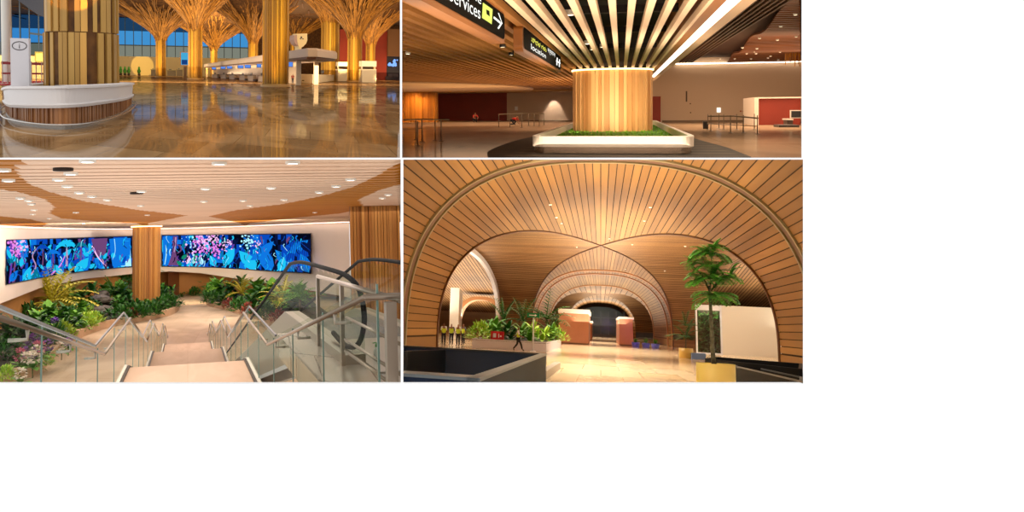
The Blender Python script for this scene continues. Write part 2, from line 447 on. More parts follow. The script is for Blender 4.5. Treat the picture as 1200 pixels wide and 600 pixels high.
def person(room, loc, rz, pose, label, shirt, trousers, helmet=None, vest=None, s=1.):
    t = thing('person', room, loc, label, 'person')
    P = POSES[pose]
    nd = {k: (v, RAD.get(k, RAD.get(k[:-1]+'L') if k.endswith('R') else .05)) for k, v in P.items()}
    ed = [('pelvis', 'waist'), ('waist', 'chest'), ('chest', 'neck'), ('neck', 'head'), ('head', 'crown'), ('head', 'nose')]
    for q in 'LR':
        ed += [('chest', 'sh'+q), ('sh'+q, 'el'+q), ('el'+q, 'ha'+q), ('pelvis', 'hip'+q), ('hip'+q, 'kn'+q), ('kn'+q, 'an'+q), ('an'+q, 'to'+q)]
        h = Vector(P['ha'+q]); f = (h-Vector(P['el'+q])).normalized()
        sd = f.cross(Vector((1, 0, 0))).normalized()
        sg = 1 if q == 'L' else -1
        for j, (o, l) in enumerate(((-.03, .075), (-.01, .09), (.01, .085), (.03, .07))):
            a = h+f*.05+sd*o; nd[f'f{q}{j}'] = (tuple(a), .009); nd[f'g{q}{j}'] = (tuple(a+f*l+Vector((-sg*.015, 0, 0))), .007)
            ed += [('ha'+q, f'f{q}{j}'), (f'f{q}{j}', f'g{q}{j}')]
        a = h+f*.0-sd*.05; nd['t'+q] = (tuple(a+f*.04), .009); ed.append(('ha'+q, 't'+q))
    skin_mesh('body', nd, ed, 'pelvis', m_skin, t, 1)
    grow = lambda k, r: (nd[k][0], tuple(x+r for x in nd[k][1]) if isinstance(nd[k][1], tuple) else nd[k][1]+r)
    ks = ['pelvis', 'waist', 'chest', 'shL', 'elL', 'shR', 'elR']
    skin_mesh('shirt', {k: grow(k, .014) for k in ks}, [('pelvis', 'waist'), ('waist', 'chest'), ('chest', 'shL'), ('shL', 'elL'), ('chest', 'shR'), ('shR', 'elR')], 'pelvis', shirt, t, 2)
    ks = ['pelvis', 'hipL', 'knL', 'anL', 'hipR', 'knR', 'anR']
    skin_mesh('trousers', {k: grow(k, .018) for k in ks}, [('pelvis', 'hipL'), ('hipL', 'knL'), ('knL', 'anL'), ('pelvis', 'hipR'), ('hipR', 'knR'), ('knR', 'anR')], 'pelvis', trousers, t, 2)
    for q in 'LR':
        skin_mesh('shoe', {k: grow(k, .012) for k in ('an'+q, 'to'+q)}, [('an'+q, 'to'+q)], 'an'+q, mat('shoe_black', (24, 22, 22), .5), t, 2)
    hd = Vector(P['head']); up = (Vector(P['crown'])-hd).normalized(); nv = Vector(P['nose'])-hd; fw = (nv-up*nv.dot(up)).normalized(); rt = fw.cross(up)
    mb = MB()
    for sgn in (-1, 1): mb.ball(hd+fw*.092+rt*.033*sgn+up*.025, .011, n=6, k=4)
    mb.build('eyes', mat('eye_dark', (20, 16, 14), .3), t)
    hair = MB(); B = Matrix((rt, fw, up)).transposed()
    def dome(mb, r, h, a0, c, brim=0):
        rings = []
        if brim: rings.append([c+B @ Vector((brim*math.cos(x*PI/8), brim*1.1*math.sin(x*PI/8), -.005)) for x in range(16)])
        for k in range(6):
            q = k/5*PI/2; rings.append([c+B @ Vector((r*max(math.cos(q), .05)*math.cos(x*PI/8), r*1.12*max(math.cos(q), .05)*math.sin(x*PI/8), a0+h*math.sin(q))) for x in range(16)])
        mb.loft(rings, True, 0, True, True)
    dome(hair, .094, .10, 0, hd+up*.035-fw*.012)
    hair.build('hair', mat('hair_black', (18, 14, 12), .6), t)
    if helmet:
        hm = MB(); dome(hm, .118, .105, .0, hd+up*.06, .15); hm.build('hard_hat', helmet, t)
    if vest:
        skin_mesh('safety_vest', {k: grow(k, .026) for k in ('waist', 'chest', 'shL', 'shR', 'pelvis')}, [('pelvis', 'waist'), ('waist', 'chest'), ('chest', 'shL'), ('chest', 'shR')], 'waist', vest, t, 2)
        w0, c0 = Vector(P['waist']), Vector(P['chest']); ax = (c0-w0).normalized(); sx = Vector((1, 0, 0)); fy = ax.cross(sx)
        bm = MB()
        for h in (.0, .14):
            ctr = w0+ax*h
            ring = lambda o: [ctr+ax*o+sx*.185*math.cos(x*PI/8)+fy*.142*math.sin(x*PI/8) for x in range(16)]
            bm.loft([ring(-.022), ring(.022)], True, 0, True)
        bm.build('reflective_band', mat('reflective_silver', (214, 214, 206), .3), t)
    place(t, room, loc, rz, s)
    return t
c_white = mat('cloth_white', (220, 220, 214), .8); c_hi = mat('vest_lime', (206, 226, 60), .6); c_dk = mat('cloth_dark', (28, 28, 36), .8); h_w = mat('hat_white', (238, 236, 226), .4); c_gy = mat('cloth_grey', (96, 96, 104), .8)
def plank_drum(mb, c, r, z0, z1, n, dep=.06, fill=.86, jig=True):
    """A round column clad in upright planks, each a piece of its own."""
    c = Vector(c); a = 0.; ws = [rnd.uniform(.6, 1.4) for _ in range(n)]; T = sum(ws)
    for w_ in ws:
        da = 2*PI*w_/T; rr = r*(1-(rnd.choice((0, dep, dep*.5)) if jig else 0)); a0, a1 = a+da*(1-fill)/2, a+da*(1+fill)/2
        f = lambda R, t, z: (c.x+R*math.cos(t), c.y+R*math.sin(t), z)
        ri = r*(1-dep*2.4)
        mb.hexa([f(rr, a0, z0), f(rr, a1, z0), f(ri, a1, z0), f(ri, a0, z0), f(rr, a0, z1), f(rr, a1, z1), f(ri, a1, z1), f(ri, a0, z1)])
        a += da
wood_c = mat('column_plank', (206, 146, 76), .5, spec=.3, col2=(150, 92, 38), island=.75, noise=(2, 2, .2))
m_dgap = mat('slat_gap_dark', (38, 24, 14), .8)
# ================================================================ golden tree-column check-in hall (upper left)
D = Room(235, 85.5, 1.6)
DR = 468.8
m_floor1 = tile_mat('hall_marble', (172, 136, 94), (140, 106, 68), (104, 78, 50), (1.1, 3.2), .35, .035, .5, .006, (.5, .12, 1), .8, (100, 70, 40), gloss=.36)
struct(MB().poly([D.fl(-60, 184.9), D.fl(DR, 184.9), D.uy(DR, 425, 0), D.uy(-60, 425, 0)]), 'floor_hall', m_floor1, D)
m_gold = mat('plank_gold', (216, 166, 58), .4, spec=.4, metal=.25, col2=(122, 84, 28), island=.75, noise=(2, 2, .1))
m_stick = mat('stick_gold2', (190, 132, 54), .45, spec=.3, col2=(84, 50, 18), island=.9, noise=(.5, .5, .5))
m_under = mat('canopy_brown', (112, 72, 30), .8, col2=(58, 34, 14), noise=(1.2, 1.2, 1.2))
m_base = mat('base_stone', (190, 150, 90), .3)
# ceiling: a dark lattice
ZC = 27.0
o = struct(MB().poly([D.uy(-60, 60, ZC), D.uy(DR, 60, ZC), D.uy(DR, 425, ZC), D.uy(-60, 425, ZC)]), 'ceiling_hall', m_under, D)
mb = MB()
for i in range(420):
    y = rnd.uniform(150, 420); x = rnd.uniform(D.uy(-20, y).x, D.uy(465, y).x); a = rnd.choice((.6, -.6, 1.2))*1.; l = rnd.uniform(3, 9)
    p, q = Vector((x, y, ZC-rnd.uniform(.2, 1.4))), Vector((x+l*math.cos(a), y+l*3*math.sin(a), ZC-rnd.uniform(.2, 1.4)))
    if D.proj(p)[0] < 466 and D.proj(q)[0] < 466: mb.bar(p, q, .35, .35)
lt = struct(mb, 'ceiling_lattice', mat('lattice_brown', (120, 76, 36), .6, col2=(84, 50, 22), island=.9, noise=(.2, .2, .2)), D)

def flare(z, z0=12.5):
    T = [(0, 0), (1.45, 1.2), (3.5, 3.4), (5.1, 6.0), (7.2, 9.1), (8.5, 12), (11, 17), (20, 26)]
    t = z-z0
    for (a, p), (b, q) in zip(T, T[1:]):
        if t <= b: return p+(q-p)*max(0, (t-a))/(b-a)
    return T[-1][1]
def tree_column(u, y, r, zt, label, n=120, planks=36, top=ZC, reach=1., ztr=12.5, dens=1.):
    c = D.uy(u, y, 3); t = thing('tree_column', D, (c.x, y, 0), label, 'column', 'golden tree columns')
    mb = MB(); plank_drum(mb, (c.x, y, 0), r, .35, zt+.6, planks, .10, .84); mb.build('trunk', m_gold, t)
    MB().lathe([(r*.9, 0), (r*.9, zt+1)], (c.x, y, 0), 24).build('core', m_under, t)
    MB().lathe([(r*1.12, 0), (r*1.12, .3), (r*1.0, .36)], (c.x, y, 0), 32).build('base_ring', m_base, t)
    # flaring canopy: a closed funnel with golden sticks in front of it
    dz = ztr-zt
    prof = [(r*.92+flare(z+dz, ztr)*reach*.93, z+.6) for z in [zt+k*(top-zt)/10 for k in range(11)]]
    o = MB().lathe(prof, (c.x, y, 0), 40).build('funnel', m_under, t); clip(o, D, u1=DR)
    mb = MB()
    for i in range(int(n*4)):
        a = rnd.uniform(0, 2*PI) if i % 4 else rnd.uniform(PI, 2*PI); za = zt+rnd.uniform(-1.6, 11)*rnd.uniform(.2, 1); zb = min(top+.5, za+rnd.uniform(1.5, 7)); pts = []
        w_ = rnd.uniform(.10, .2)
        for k in range(4):
            z = za+(zb-za)*k/3; rr = r*1.02+flare(max(z, zt)+dz, ztr)*reach*rnd.uniform(.97, 1.05)-.05; aa = a+rnd.uniform(-.03, .03)
            pts.append(Vector((c.x+rr*math.cos(aa), y+rr*math.sin(aa), z)))
        for p, q in zip(pts, pts[1:]): mb.bar(p, q, w_, w_*1.3, up=(math.cos(a), math.sin(a), 0))
    o = mb.build('branches', m_stick, t); clip(o, D, u1=DR)
    return t
def ydep(u, y, zpix): return D.vy(zpix, D.uy(u, y, 3).x, y)
cols = [(188.5, 290, 1.62, 45, 'slim golden tree column before the blue window, left of centre', 160), (229, 213, 1.72, 31, 'golden tree column beside the blue display, left of centre', 200), (323, 110, 1.68, -16, 'large golden column standing before the kiosk row', 60),
        (296.5, 290, 1.6, 48, 'golden tree column rising behind the kiosk row roof', 150), (250.5, 360, 1.45, 57, 'far slim golden tree column behind the left end of the kiosk row', 110), (386.5, 236, 2.5, 24, 'golden tree column rising behind the rounded kiosk roof', 240),
        (415.5, 215, 1.85, 41, 'golden tree column right of the kiosk, left one of the pair', 190), (434, 300, 1.75, 50, 'golden tree column by the red wall, right one of the pair', 160), (343, 400, 1.2, 52, 'farthest golden tree column seen behind the white totem', 90), (275, 400, 1.3, 62, 'distant tree column between the two blue arches', 90)]
for u, y, r, vt, lb, n in cols[:-1]:
    zt = ydep(u, y, vt); tree_column(u, y, r, zt, lb, n, planks=34 if y < 200 else 24, ztr=zt, reach=1.0 if u < 200 or u in (250.5, 343) else .72)
# big front column (its canopy is above the picture)
yA = 42.5; cA = D.uy(95.5, yA, 3); rA = 40/F*yA*.985
t = thing('clad_column', D, (cA.x, yA, 0), 'very large golden plank-clad column standing in the white desk at left', 'column')
zj = D.vy(37.5, cA.x, yA-rA)
mb = MB(); plank_drum(mb, (cA.x, yA, 0), rA, .3, zj-.01, 44, .10, .9); mb.build('lower_planks', mat('plank_gold_pale', (196, 156, 86), .35, spec=.4, metal=.25, col2=(164, 124, 64), island=.8, noise=(6, 6, .6)), t)
mb = MB(); plank_drum(mb, (cA.x, yA, 0), rA, zj+.03, 12, 44, .10, .9); mb.build('upper_planks', MATS['plank_gold_pale'], t)
MB().lathe([(rA*.92, 0), (rA*.92, 12)], (cA.x, yA, 0), 32).build('core', m_under, t)

# white curved desk round it
st = [(6, 134, 122, 120.5, 103.5), (12, 142, 140.5, 125, 101.5), (25, 146.5, 145, 126.3, 101.2), (45, 150, 147, 126.8, 100.8), (72, 152, 147.5, 126.5, 100.5), (95, 150, 145.5, 125.0, 100), (115, 145.5, 141.5, 122.5, 99.5), (132, 140, 136.5, 120, 98.8), (145, 134, 131, 117.5, 98), (151, 128.5, 126, 115.5, 97.6)]
dk = thing('planter_desk', D, (-5, 30, 0), 'white curved desk with slatted timber front round the big column', 'desk')
F_, Zb, Zt = [], [], []
for u, vr, vw, vb, vt in st:
    p = D.fl(u, vr, 0); F_.append(Vector((p.x, p.y, 0))); Zb.append(D.vy(vb, p.x, p.y)); Zt.append(D.vy(vt, p.x, p.y))
sm = smooth_path(F_, 6); zb_ = [q.x for q in smooth_path([(z, 0, 0) for z in Zb], 6)]; zt_s = [q.x for q in smooth_path([(z, 0, 0) for z in Zt], 6)]
# round the back
back = [(F_[-1].x-.3, F_[-1].y+5), (F_[-1].x-1.6, F_[-1].y+9.5), (F_[-1].x-4, F_[-1].y+11), (F_[0].x-.6, F_[0].y+15), (F_[0].x-.9, F_[0].y+7)]
bk = smooth_path([F_[-1]]+[Vector((x, y, 0)) for x, y in back]+[F_[0]], 6)[1:-1]
n0 = len(sm); al = sm+bk
zz0, zz1 = zb_[-1], zt_s[-1]; ze0, ze1 = zb_[0], zt_s[0]; nb = len(bk)
zbA = zb_+[zz0+(ze0-zz0)*(i+1)/(nb+1) for i in range(nb)]; ztA = zt_s+[zz1+(ze1-zz1)*(i+1)/(nb+1) for i in range(nb)]
K = len(al); ctr = sum(al, Vector())/K
def off(i, d):
    tg = (al[(i+1) % K]-al[i-1]); tg.normalize(); nn = Vector((tg.y, -tg.x, 0)); return al[i]+nn*d
mb = MB(); rings = []
for i in range(K+1):
    j = i % K; rings.append([(*off(j, .06)[:2], zbA[j]), (*off(j, .10)[:2], zbA[j]+.08), (*off(j, .02)[:2], zbA[j]+.12), (*off(j, .05)[:2], ztA[j]-.09), (*off(j, .12)[:2], ztA[j]-.07), (*off(j, .12)[:2], ztA[j]), (*off(j, -.5)[:2], ztA[j]), (*off(j, -.5)[:2], zbA[j])])
mb.loft(rings, True, 0, False); mb.build('white_band', mat('desk_white', (214, 208, 206), .4), dk)
mb = MB(); i = 0; s_ = 0.
for i in range(K):
    a, b = al[i], al[(i+1) % K]; L = (b-a).length; k = max(1, int(L/.07))
    tg = (b-a).normalized(); nn = Vector((tg.y, -tg.x, 0))
    for q in range(k):
        p0, p1 = a+(b-a)*(q+.08)/k, a+(b-a)*(q+.92)/k; d = rnd.choice((0, .03, .05)); z1_ = zbA[i]+.02
        mb.hexa([p0-nn*(.0+d)+Vector((0, 0, .13)), p1-nn*d+Vector((0, 0, .13)), p1-nn*.2+Vector((0, 0, .13)), p0-nn*.2+Vector((0, 0, .13)), p0-nn*d+Vector((0, 0, z1_)), p1-nn*d+Vector((0, 0, z1_)), p1-nn*.2+Vector((0, 0, z1_)), p0-nn*.2+Vector((0, 0, z1_))])
mb.build('timber_slats', mat('desk_slat', (166, 112, 66), .5, col2=(120, 74, 38), island=.85, noise=(3, 3, .3)), dk)
MB().prism([off(i, -.1)[:2] for i in range(K)], .02, .45, cap=True).build('inner_body', m_dgap, dk)
mb = MB().prism([off(i, -.02)[:2] for i in range(K)], 0, .13, cap=True); mb.build('kick_plate', mat('kick_steel', (150, 146, 140), .25, metal=.7), dk)
MB().tube([(*off(i, .22)[:2], .14) for i in range(K)], .025, 6, closed=True).build('foot_rail', mat('rail_chrome', (190, 184, 178), .2, metal=.9), dk)
# information totem on the desk
yT = 34; a, b = D.uy(12.5, yT, 1.5), D.uy(34, yT, 1.5); z0_, z1_ = .8, D.vy(44.5, a.x, yT)
t = thing('information_totem', D, (a.x, yT, z0_), 'white totem panel with an oval information mark on the desk', 'totem')
MB().box(a.x, b.x, yT, yT+.4, z0_, z1_).build('panel', mat('totem_white', (208, 204, 208), .45), t)
cx_, cz_ = (a.x+b.x)/2, D.vy(53.5, a.x, yT); rx_, rz_ = 7.7/F*yT, 4.9/F*yT
mb = MB(); rings = [[(cx_+(rx_-.03)*math.cos(q), yT-.01, cz_+(rz_-.03)*math.sin(q)), (cx_+rx_*math.cos(q), yT-.01, cz_+rz_*math.sin(q)), (cx_+rx_*math.cos(q), yT+.0, cz_+rz_*math.sin(q)), (cx_+(rx_-.03)*math.cos(q), yT+.0, cz_+(rz_-.03)*math.sin(q))] for q in [2*PI*i/32 for i in range(33)]]
m_ink = mat('ink_grey', (66, 60, 62), .5)
mb.loft(rings, True, 0, False); mb.build('oval_ring', m_ink, t)
text('i', 'information_letter', .27, m_ink, t, Matrix(((1, 0, 0, cx_-a.x-.03), (0, 0, 1, -.012), (0, 1, 0, cz_-z0_-.095), (0, 0, 0, 1))), .004)

# ---- the glass end wall: dusk sky's blue put into the pane tint, mullions, pale lower part
YE = 420
def ez_(v): return D.vy(v, D.uy(150, YE, 3).x, YE)
xa_, xb_ = D.uy(-60, YE, 3).x, D.uy(300, YE, 3).x
wn = thing('window_2', D, (xa_, YE, 0), 'wide glass end wall of the hall with dusk blue tinted into its panes', 'window'); wn['kind'] = 'structure'
m_pane_b = glass_mat('pane_blue', (62, 140, 200), 0.); m_pane_d = glass_mat('pane_dim', (28, 60, 92), 0.); m_pane_g = glass_mat('pane_grey', (120, 124, 112), 0.)
nP = 36
for i in range(nP):
    x0, x1 = xa_+(xb_-xa_)*i/nP, xa_+(xb_-xa_)*(i+1)/nP; vm = (D.proj((x0, YE, 10))[0])
    za, zb, zc_ = ez_(66), ez_(53), ez_(16)
    MB().poly([(x0, YE, za), (x1, YE, za), (x1, YE, zb), (x0, YE, zb)]).build('lower_pane', m_pane_g, wn)
    MB().poly([(x0, YE, zb), (x1, YE, zb), (x1, YE, zc_-8), (x0, YE, zc_-8)]).build('pane', m_pane_b, wn)
    MB().poly([(x0, YE, zc_-8), (x1, YE, zc_-8), (x1, YE, ZC), (x0, YE, ZC)]).build('upper_pane', m_pane_d, wn)
mb = MB()
for i in range(nP+1): x = xa_+(xb_-xa_)*i/nP; mb.box(x-.16, x+.16, YE-.5, YE-.1, ez_(66), ZC)
mb.build('mullions', mat('mullion_dark', (36, 56, 76), .5), wn)
MB().box(xa_, xb_, YE-.8, YE-.1, ez_(53.5), ez_(52.3)).build('transom', mat('mullion_dark', (36, 56, 76), .5), wn)
struct(MB().box(xa_, xb_, YE-.3, YE+.3, 0, ez_(66)), 'wall_end_lower', mat('wall_sand', (196, 172, 128), .6), D)
struct(MB().box(xb_, D.uy(DR, YE, 3).x, YE, YE+.3, 0, ZC), 'wall_end_dark', m_under, D)
# right: red wall, brown wall, shop front
yr = 330
a, b = D.uy(398, yr, 3).x, D.uy(453, yr, 3).x
struct(MB().box(a, b, yr, yr+1, 0, D.vy(36, b, yr)), 'wall_red', mat('wall_brick_red', (150, 44, 20), .6, col2=(128, 36, 16), noise=(.1, .1, .1)), D)
c = D.uy(DR-.2, yr, 3).x
struct(MB().box(b, c, yr-2, yr+1, D.vy(66, b, yr), 20), 'wall_brown_upper', mat('wall_umber', (112, 76, 46), .7), D)
t = thing('shop_front', D, (b, yr, 0), 'dark shop front with bluish lights at the right edge', 'shop')
MB().box(b, c, yr+1, yr+1.5, 0, D.vy(66, b, yr)).build('interior', mat('shop_dark', (34, 30, 40), .6), t)
for i in range(16):
    p = D.at(rnd.uniform(455, 467), rnd.uniform(70, 77), yr+.6); MB().ball(p, rnd.uniform(.25, .6), n=8, k=5).build('lamp', emis('shop_lamp', (130, 176, 255), 1.3), t)
mb = MB()
for i in range(5): x = b+(c-b)*(i+.5)/5; mb.box(x-1, x+1, yr, yr+.8, 0, 1.5+i % 2)
mb.build('displays', mat('shop_shelf', (70, 64, 76), .6), t)
# left: concourse beyond the desk
yl = 120
q = D.uy(8, yl, 3); one(MB().lathe([(.62, 0), (.62, D.vy(-8, q.x, yl))], (q.x, yl, 0), 20), 'white_pillar', mat('white_plaster', (226, 222, 212), .6), D, (q.x, yl, 0), 'slim white round pillar at the far left edge', 'pillar')['kind'] = 'structure'
yq = 170
a, b = D.uy(-40, yq, 3).x, D.uy(62, yq, 3).x
struct(MB().box(a, b, yq, yq+.5, 0, D.vy(66, b, yq)), 'wall_concourse_sand', mat('wall_cream', (232, 206, 140), .6), D)
wn = thing('window_3', D, (a, yq, 0), 'blue glass above the sand-coloured wall at far left', 'window'); wn['kind'] = 'structure'
MB().poly([(a, yq+.2, D.vy(66, b, yq)), (b, yq+.2, D.vy(66, b, yq)), (b, yq+.2, D.vy(50, b, yq)), (a, yq+.2, D.vy(50, b, yq))]).build('lower_pane', glass_mat('pane_haze', (190, 200, 206), 0.), wn)
MB().poly([(a, yq+.2, D.vy(50, b, yq)), (b, yq+.2, D.vy(50, b, yq)), (b, yq+.2, D.vy(-20, b, yq)), (a, yq+.2, D.vy(-20, b, yq))]).build('pane', glass_mat('pane_clear_blue', (214, 232, 246), 0.), wn)
mb = MB()
for u in (-10, 1.5, 14, 24, 35, 46, 57): x = D.uy(u, yq, 3).x; mb.box(x-.1, x+.1, yq-.2, yq, D.vy(66, b, yq), D.vy(-20, b, yq))
p0, p1 = D.at(35, 39, yq-.3), D.at(60, 42, yq-.3); mb.bar(p0, p1, .5, .35)
mb.build('mullions', mat('mullion_dark', (36, 56, 76), .5), wn)
mb = MB(); p = [D.at(u, v, yq-1) for u, v in ((14, -5), (62, -5), (62, 24), (44, 17), (34, 10))]
struct(mb.poly(p).poly([q+Vector((0, .6, .1)) for q in p]), 'ceiling_dark_edge', mat('soffit_blueblack', (34, 44, 66), .7), D)
p0, p1 = D.fl(-10, 100), D.fl(58, 96)
one(MB().prism([D.fl(-10, 100.5)[:2], D.fl(60, 98)[:2], D.fl(60, 95)[:2], D.fl(-10, 95)[:2]], 0, .03), 'red_carpet', mat('carpet_red', (196, 44, 60), .8), D, D.fl(20, 98), 'strip of red carpet beyond the white desk at left', 'carpet')
m_post = mat('rail_post_pink', (206, 176, 160), .4, metal=.3); m_belt = mat('rail_belt_red', (150, 50, 50), .6)
lab = ['leftmost red belt post beyond the totem', 'second red belt post beyond the totem', 'third red belt post beyond the totem', 'fourth red belt post, right of the totem', 'fifth red belt post, nearest the big column']
for i, u in enumerate((3, 9, 37, 42.5, 49)):
    q = D.fl(u, 98.5-.3*(i % 2), 0); 
    if i == 0:
        b0 = thing('belt_post', D, q, lab[0], 'belt post', 'belt posts on the concourse')
        MB().lathe([(.3, 0), (.3, .06), (.06, .1), (.06, 2.6)], q, 12, caps=True).build('post', m_post, b0); MB().box(q.x-.1, q.x+.6, q.y-.03, q.y+.03, 2.2, 2.5).build('belt', m_belt, b0); MB().box(q.x-.1, q.x+.6, q.y-.03, q.y+.03, 1.1, 1.3).build('belt', m_belt, b0)
    else: dup(b0, D, q, 0, 1., lab[i])
p = D.at(46, 67, yq-.5); t = thing('yellow_notice', D, p, 'small yellow-green framed notice on the sand-coloured wall', 'notice')
MB().box(p.x-.75, p.x+.75, p.y, p.y+.1, p.z-.9, p.z+1.).build('frame', mat('notice_olive', (150, 140, 60), .5), t); MB().box(p.x-.55, p.x+.6, p.y-.02, p.y, p.z-.7, p.z+.7).build('sheet', mat('notice_yellow', (226, 214, 110), .5), t)
# small potted topiary along the end wall
lb = ['leftmost of four small dark potted trees by the end wall', 'second of four small dark potted trees by the end wall', 'third of four small dark potted trees by the end wall', 'rightmost of four small dark potted trees by the end wall']
for i, u in enumerate((141.5, 146.5, 151, 163)):
    q = D.uy(u, 380, 0); 
    if i == 0:
        p0 = thing('potted_tree', D, q, lb[0], 'potted tree', 'potted trees by the end wall'); MB().lathe([(.5, 0), (.65, .9), (.55, .9), (.01, .85)], q, 12).build('pot', m_dgap, p0)
        b = MB(); b.ball((q.x, q.y, 1.9), .8, .8, 1.0, 10, 6, jit=.12); b.ball((q.x, q.y, 3.2), .5, .5, .6, 10, 6, jit=.12); b.build('crown', g_dark, p0)
    else: dup(p0, D, q, 0, 1., lb[i])
for u0, u1, vt, lbl in ((177, 182, 80, 'dark cabinet left of the slim tree column'), (196, 206, 81, 'dark counter right of the slim tree column'), (207, 214, 80, 'dark counter beside the blue display')):
    a, b = D.uy(u0, 370, 0), D.uy(u1, 370, 0); z = D.vy(vt, a.x, 370); t = thing('dark_counter', D, a, lbl, 'counter', 'dark counters by the end wall')
    MB().box(a.x, b.x, 370, 373, 0, z*.8).build('body', mat('counter_umber', (66, 50, 38), .5), t); MB().box(a.x-.2, b.x+.2, 369.6, 373.2, z*.8, z*.88).build('top', mat('counter_olive', (110, 96, 60), .4), t)
    MB().box(a.x+.5, (a.x+b.x)/2, 371, 371.3, z*.88, z).build('monitor', mat('monitor_dark', (40, 40, 44), .4), t)
# blue advertising display
yd = 225; a, b = D.uy(211.5, yd, 3), D.uy(221.5, yd, 3); z0_, z1_ = D.vy(76, a.x, yd), D.vy(61.5, a.x, yd)
t = thing('display_stand', D, (a.x, yd, 0), 'tall blue picture display in a wooden frame left of a tree column', 'display')
MB().box(a.x-.1, b.x+.1, yd, yd+.4, z0_-.15, z1_+.15).build('frame', m_stick, t); MB().box(a.x+.12, b.x-.05, yd-.03, yd, z0_, z1_).build('screen', emis('display_blue', (70, 168, 214), 1), t)
MB().box(a.x+.3, b.x-.4, yd-.05, yd-.03, z0_+.1, z0_+1.3).build('picture', emis('display_navy', (30, 70, 140), .8), t)
MB().box(a.x+.8, b.x-.6, yd+.1, yd+.3, 0, z0_).build('post', mat('post_umber', (110, 76, 44), .5), t)

# ---- kiosk row under a long rounded roof
m_roof = mat('roof_greige', (186, 168, 156), .5); m_soff = mat('soffit_brown', (88, 52, 34), .6)
ynr = 116.
def atz(u, y, z): return D.uy(u, y, z)
zr1 = D.vy(56.5, D.uy(367, ynr, 4).x, ynr); zr0 = D.vy(66.5, D.uy(367, ynr, 4).x, ynr); zs = zr0-.35
def on_z(u, v, z): return D.fl(u, v, z)
near = on_z(367, 66.5, zr0); left = on_z(239, 78.5, zr0); right = on_z(395, 69.0, zr0); far = Vector((left.x+(right.x-near.x)*1.4, left.y+(right.y-near.y)*1.4, zr0))
corner = [on_z(352, 67.2, zr0), on_z(361, 66.2, zr0), on_z(372, 66.3, zr0), on_z(380, 67.3, zr0)]
poly = [left]+corner+[right, far]
kr = thing('kiosk_canopy', D, (near.x, near.y, 0), 'long greige canopy roof with rounded corner over the check-in counters', 'canopy')
P_ = [(p.x, p.y) for p in poly]; cc = (sum(x for x, y in P_)/len(P_), sum(y for x, y in P_)/len(P_))
sh = lambda k: [(cc[0]+(x-cc[0])*k, cc[1]+(y-cc[1])*k) for x, y in P_]
mb = MB().prism(P_, zr0, zr1-.3, cap=True); mb.loft([[(x, y, zr1-.3) for x, y in P_], [(x, y, zr1) for x, y in sh(.985)]], True, 0, False); mb.poly([(x, y, zr1) for x, y in sh(.985)]); mb.build('roof', m_roof, kr)
MB().prism(sh(.985), zs, zr0-.01, cap=True).build('soffit', m_soff, kr)
lv = (left-near); rv = (right-near)
def along(s, w_=0., z=0.):            # s from the near corner (0) to the far left (1); w_ inward
    p = near+lv*s+rv*w_; return Vector((p.x, p.y, z))
for k, (s, w_) in enumerate(((.06, .12), (.99, .2), (.06, .88))):
    p = along(s, w_); MB().box(p.x-.35, p.x+.35, p.y-.5, p.y+.5, 0, zs).build('post', mat('kiosk_cream', (226, 206, 176), .5), kr)
# pale back wall under the canopy, lit
a, b = along(.99, .55), along(.1, .55)
MB().hexa([(a.x, a.y, 0), (b.x, b.y, 0), (b.x+.3, b.y+.3, 0), (a.x+.3, a.y+.3, 0), (a.x, a.y, zs), (b.x, b.y, zs), (b.x+.3, b.y+.3, zs), (a.x+.3, a.y+.3, zs)]).build('back_wall', mat('kiosk_cream', (226, 206, 176), .5), kr)
# counters with monitors
lbC = ['first check-in counter from the left under the canopy', 'second check-in counter from the left under the canopy', 'third check-in counter from the left under the canopy', 'fourth check-in counter from the left under the canopy', 'fifth check-in counter from the left under the canopy', 'sixth check-in counter, behind the large golden column']
def s_at(u):
    lo, hi = 0., 1.
    for _ in range(40):
        m = (lo+hi)/2
        if D.proj(along(m, .18, 1))[0] > u: lo = m
        else: hi = m
    return lo
for i, u in enumerate((252, 262, 272, 284, 294, 306)):
    s0, s1 = s_at(u-3.5), s_at(u+3.5); a, b = along(s0, .18), along(s1, .18); d = (b-a)*1.; nn = Vector((.9, .5, 0))
    t = thing('checkin_counter', D, a, lbC[i], 'counter', 'check-in counters')
    hx = lambda k0, k1, o0, o1, z0, z1: [(a+d*k0+rv*o0).to_tuple()[:2]+(z0,), (a+d*k1+rv*o0).to_tuple()[:2]+(z0,), (a+d*k1+rv*o1).to_tuple()[:2]+(z0,), (a+d*k0+rv*o1).to_tuple()[:2]+(z0,), (a+d*k0+rv*o0).to_tuple()[:2]+(z1,), (a+d*k1+rv*o0).to_tuple()[:2]+(z1,), (a+d*k1+rv*o1).to_tuple()[:2]+(z1,), (a+d*k0+rv*o1).to_tuple()[:2]+(z1,)]
    MB().hexa(hx(0, .86, 0, .14, 0, 1.15)).build('desk', mat('counter_cream', (214, 196, 176), .4), t)
    MB().hexa(hx(-.03, .89, -.02, .16, 1.15, 1.25)).build('worktop', mat('worktop_grey', (120, 108, 100), .4), t)
    MB().hexa(hx(.86, 1.1, .02, .22, 0, .4)).build('scale_belt', mat('belt_dark', (60, 54, 54), .5), t)
    MB().hexa(hx(.3, .55, .04, .06, 1.3, 1.8)).build('monitor', mat('monitor_dark', (40, 40, 44), .4), t)
scr = [(250.7, 79.3, 5), (261.5, 78.6, 6), (269, 78.3, 6.5), (282, 77.8, 7), (290.3, 77.5, 7.5), (303.5, 76.8, 5.5), (339, 75.4, 9)]
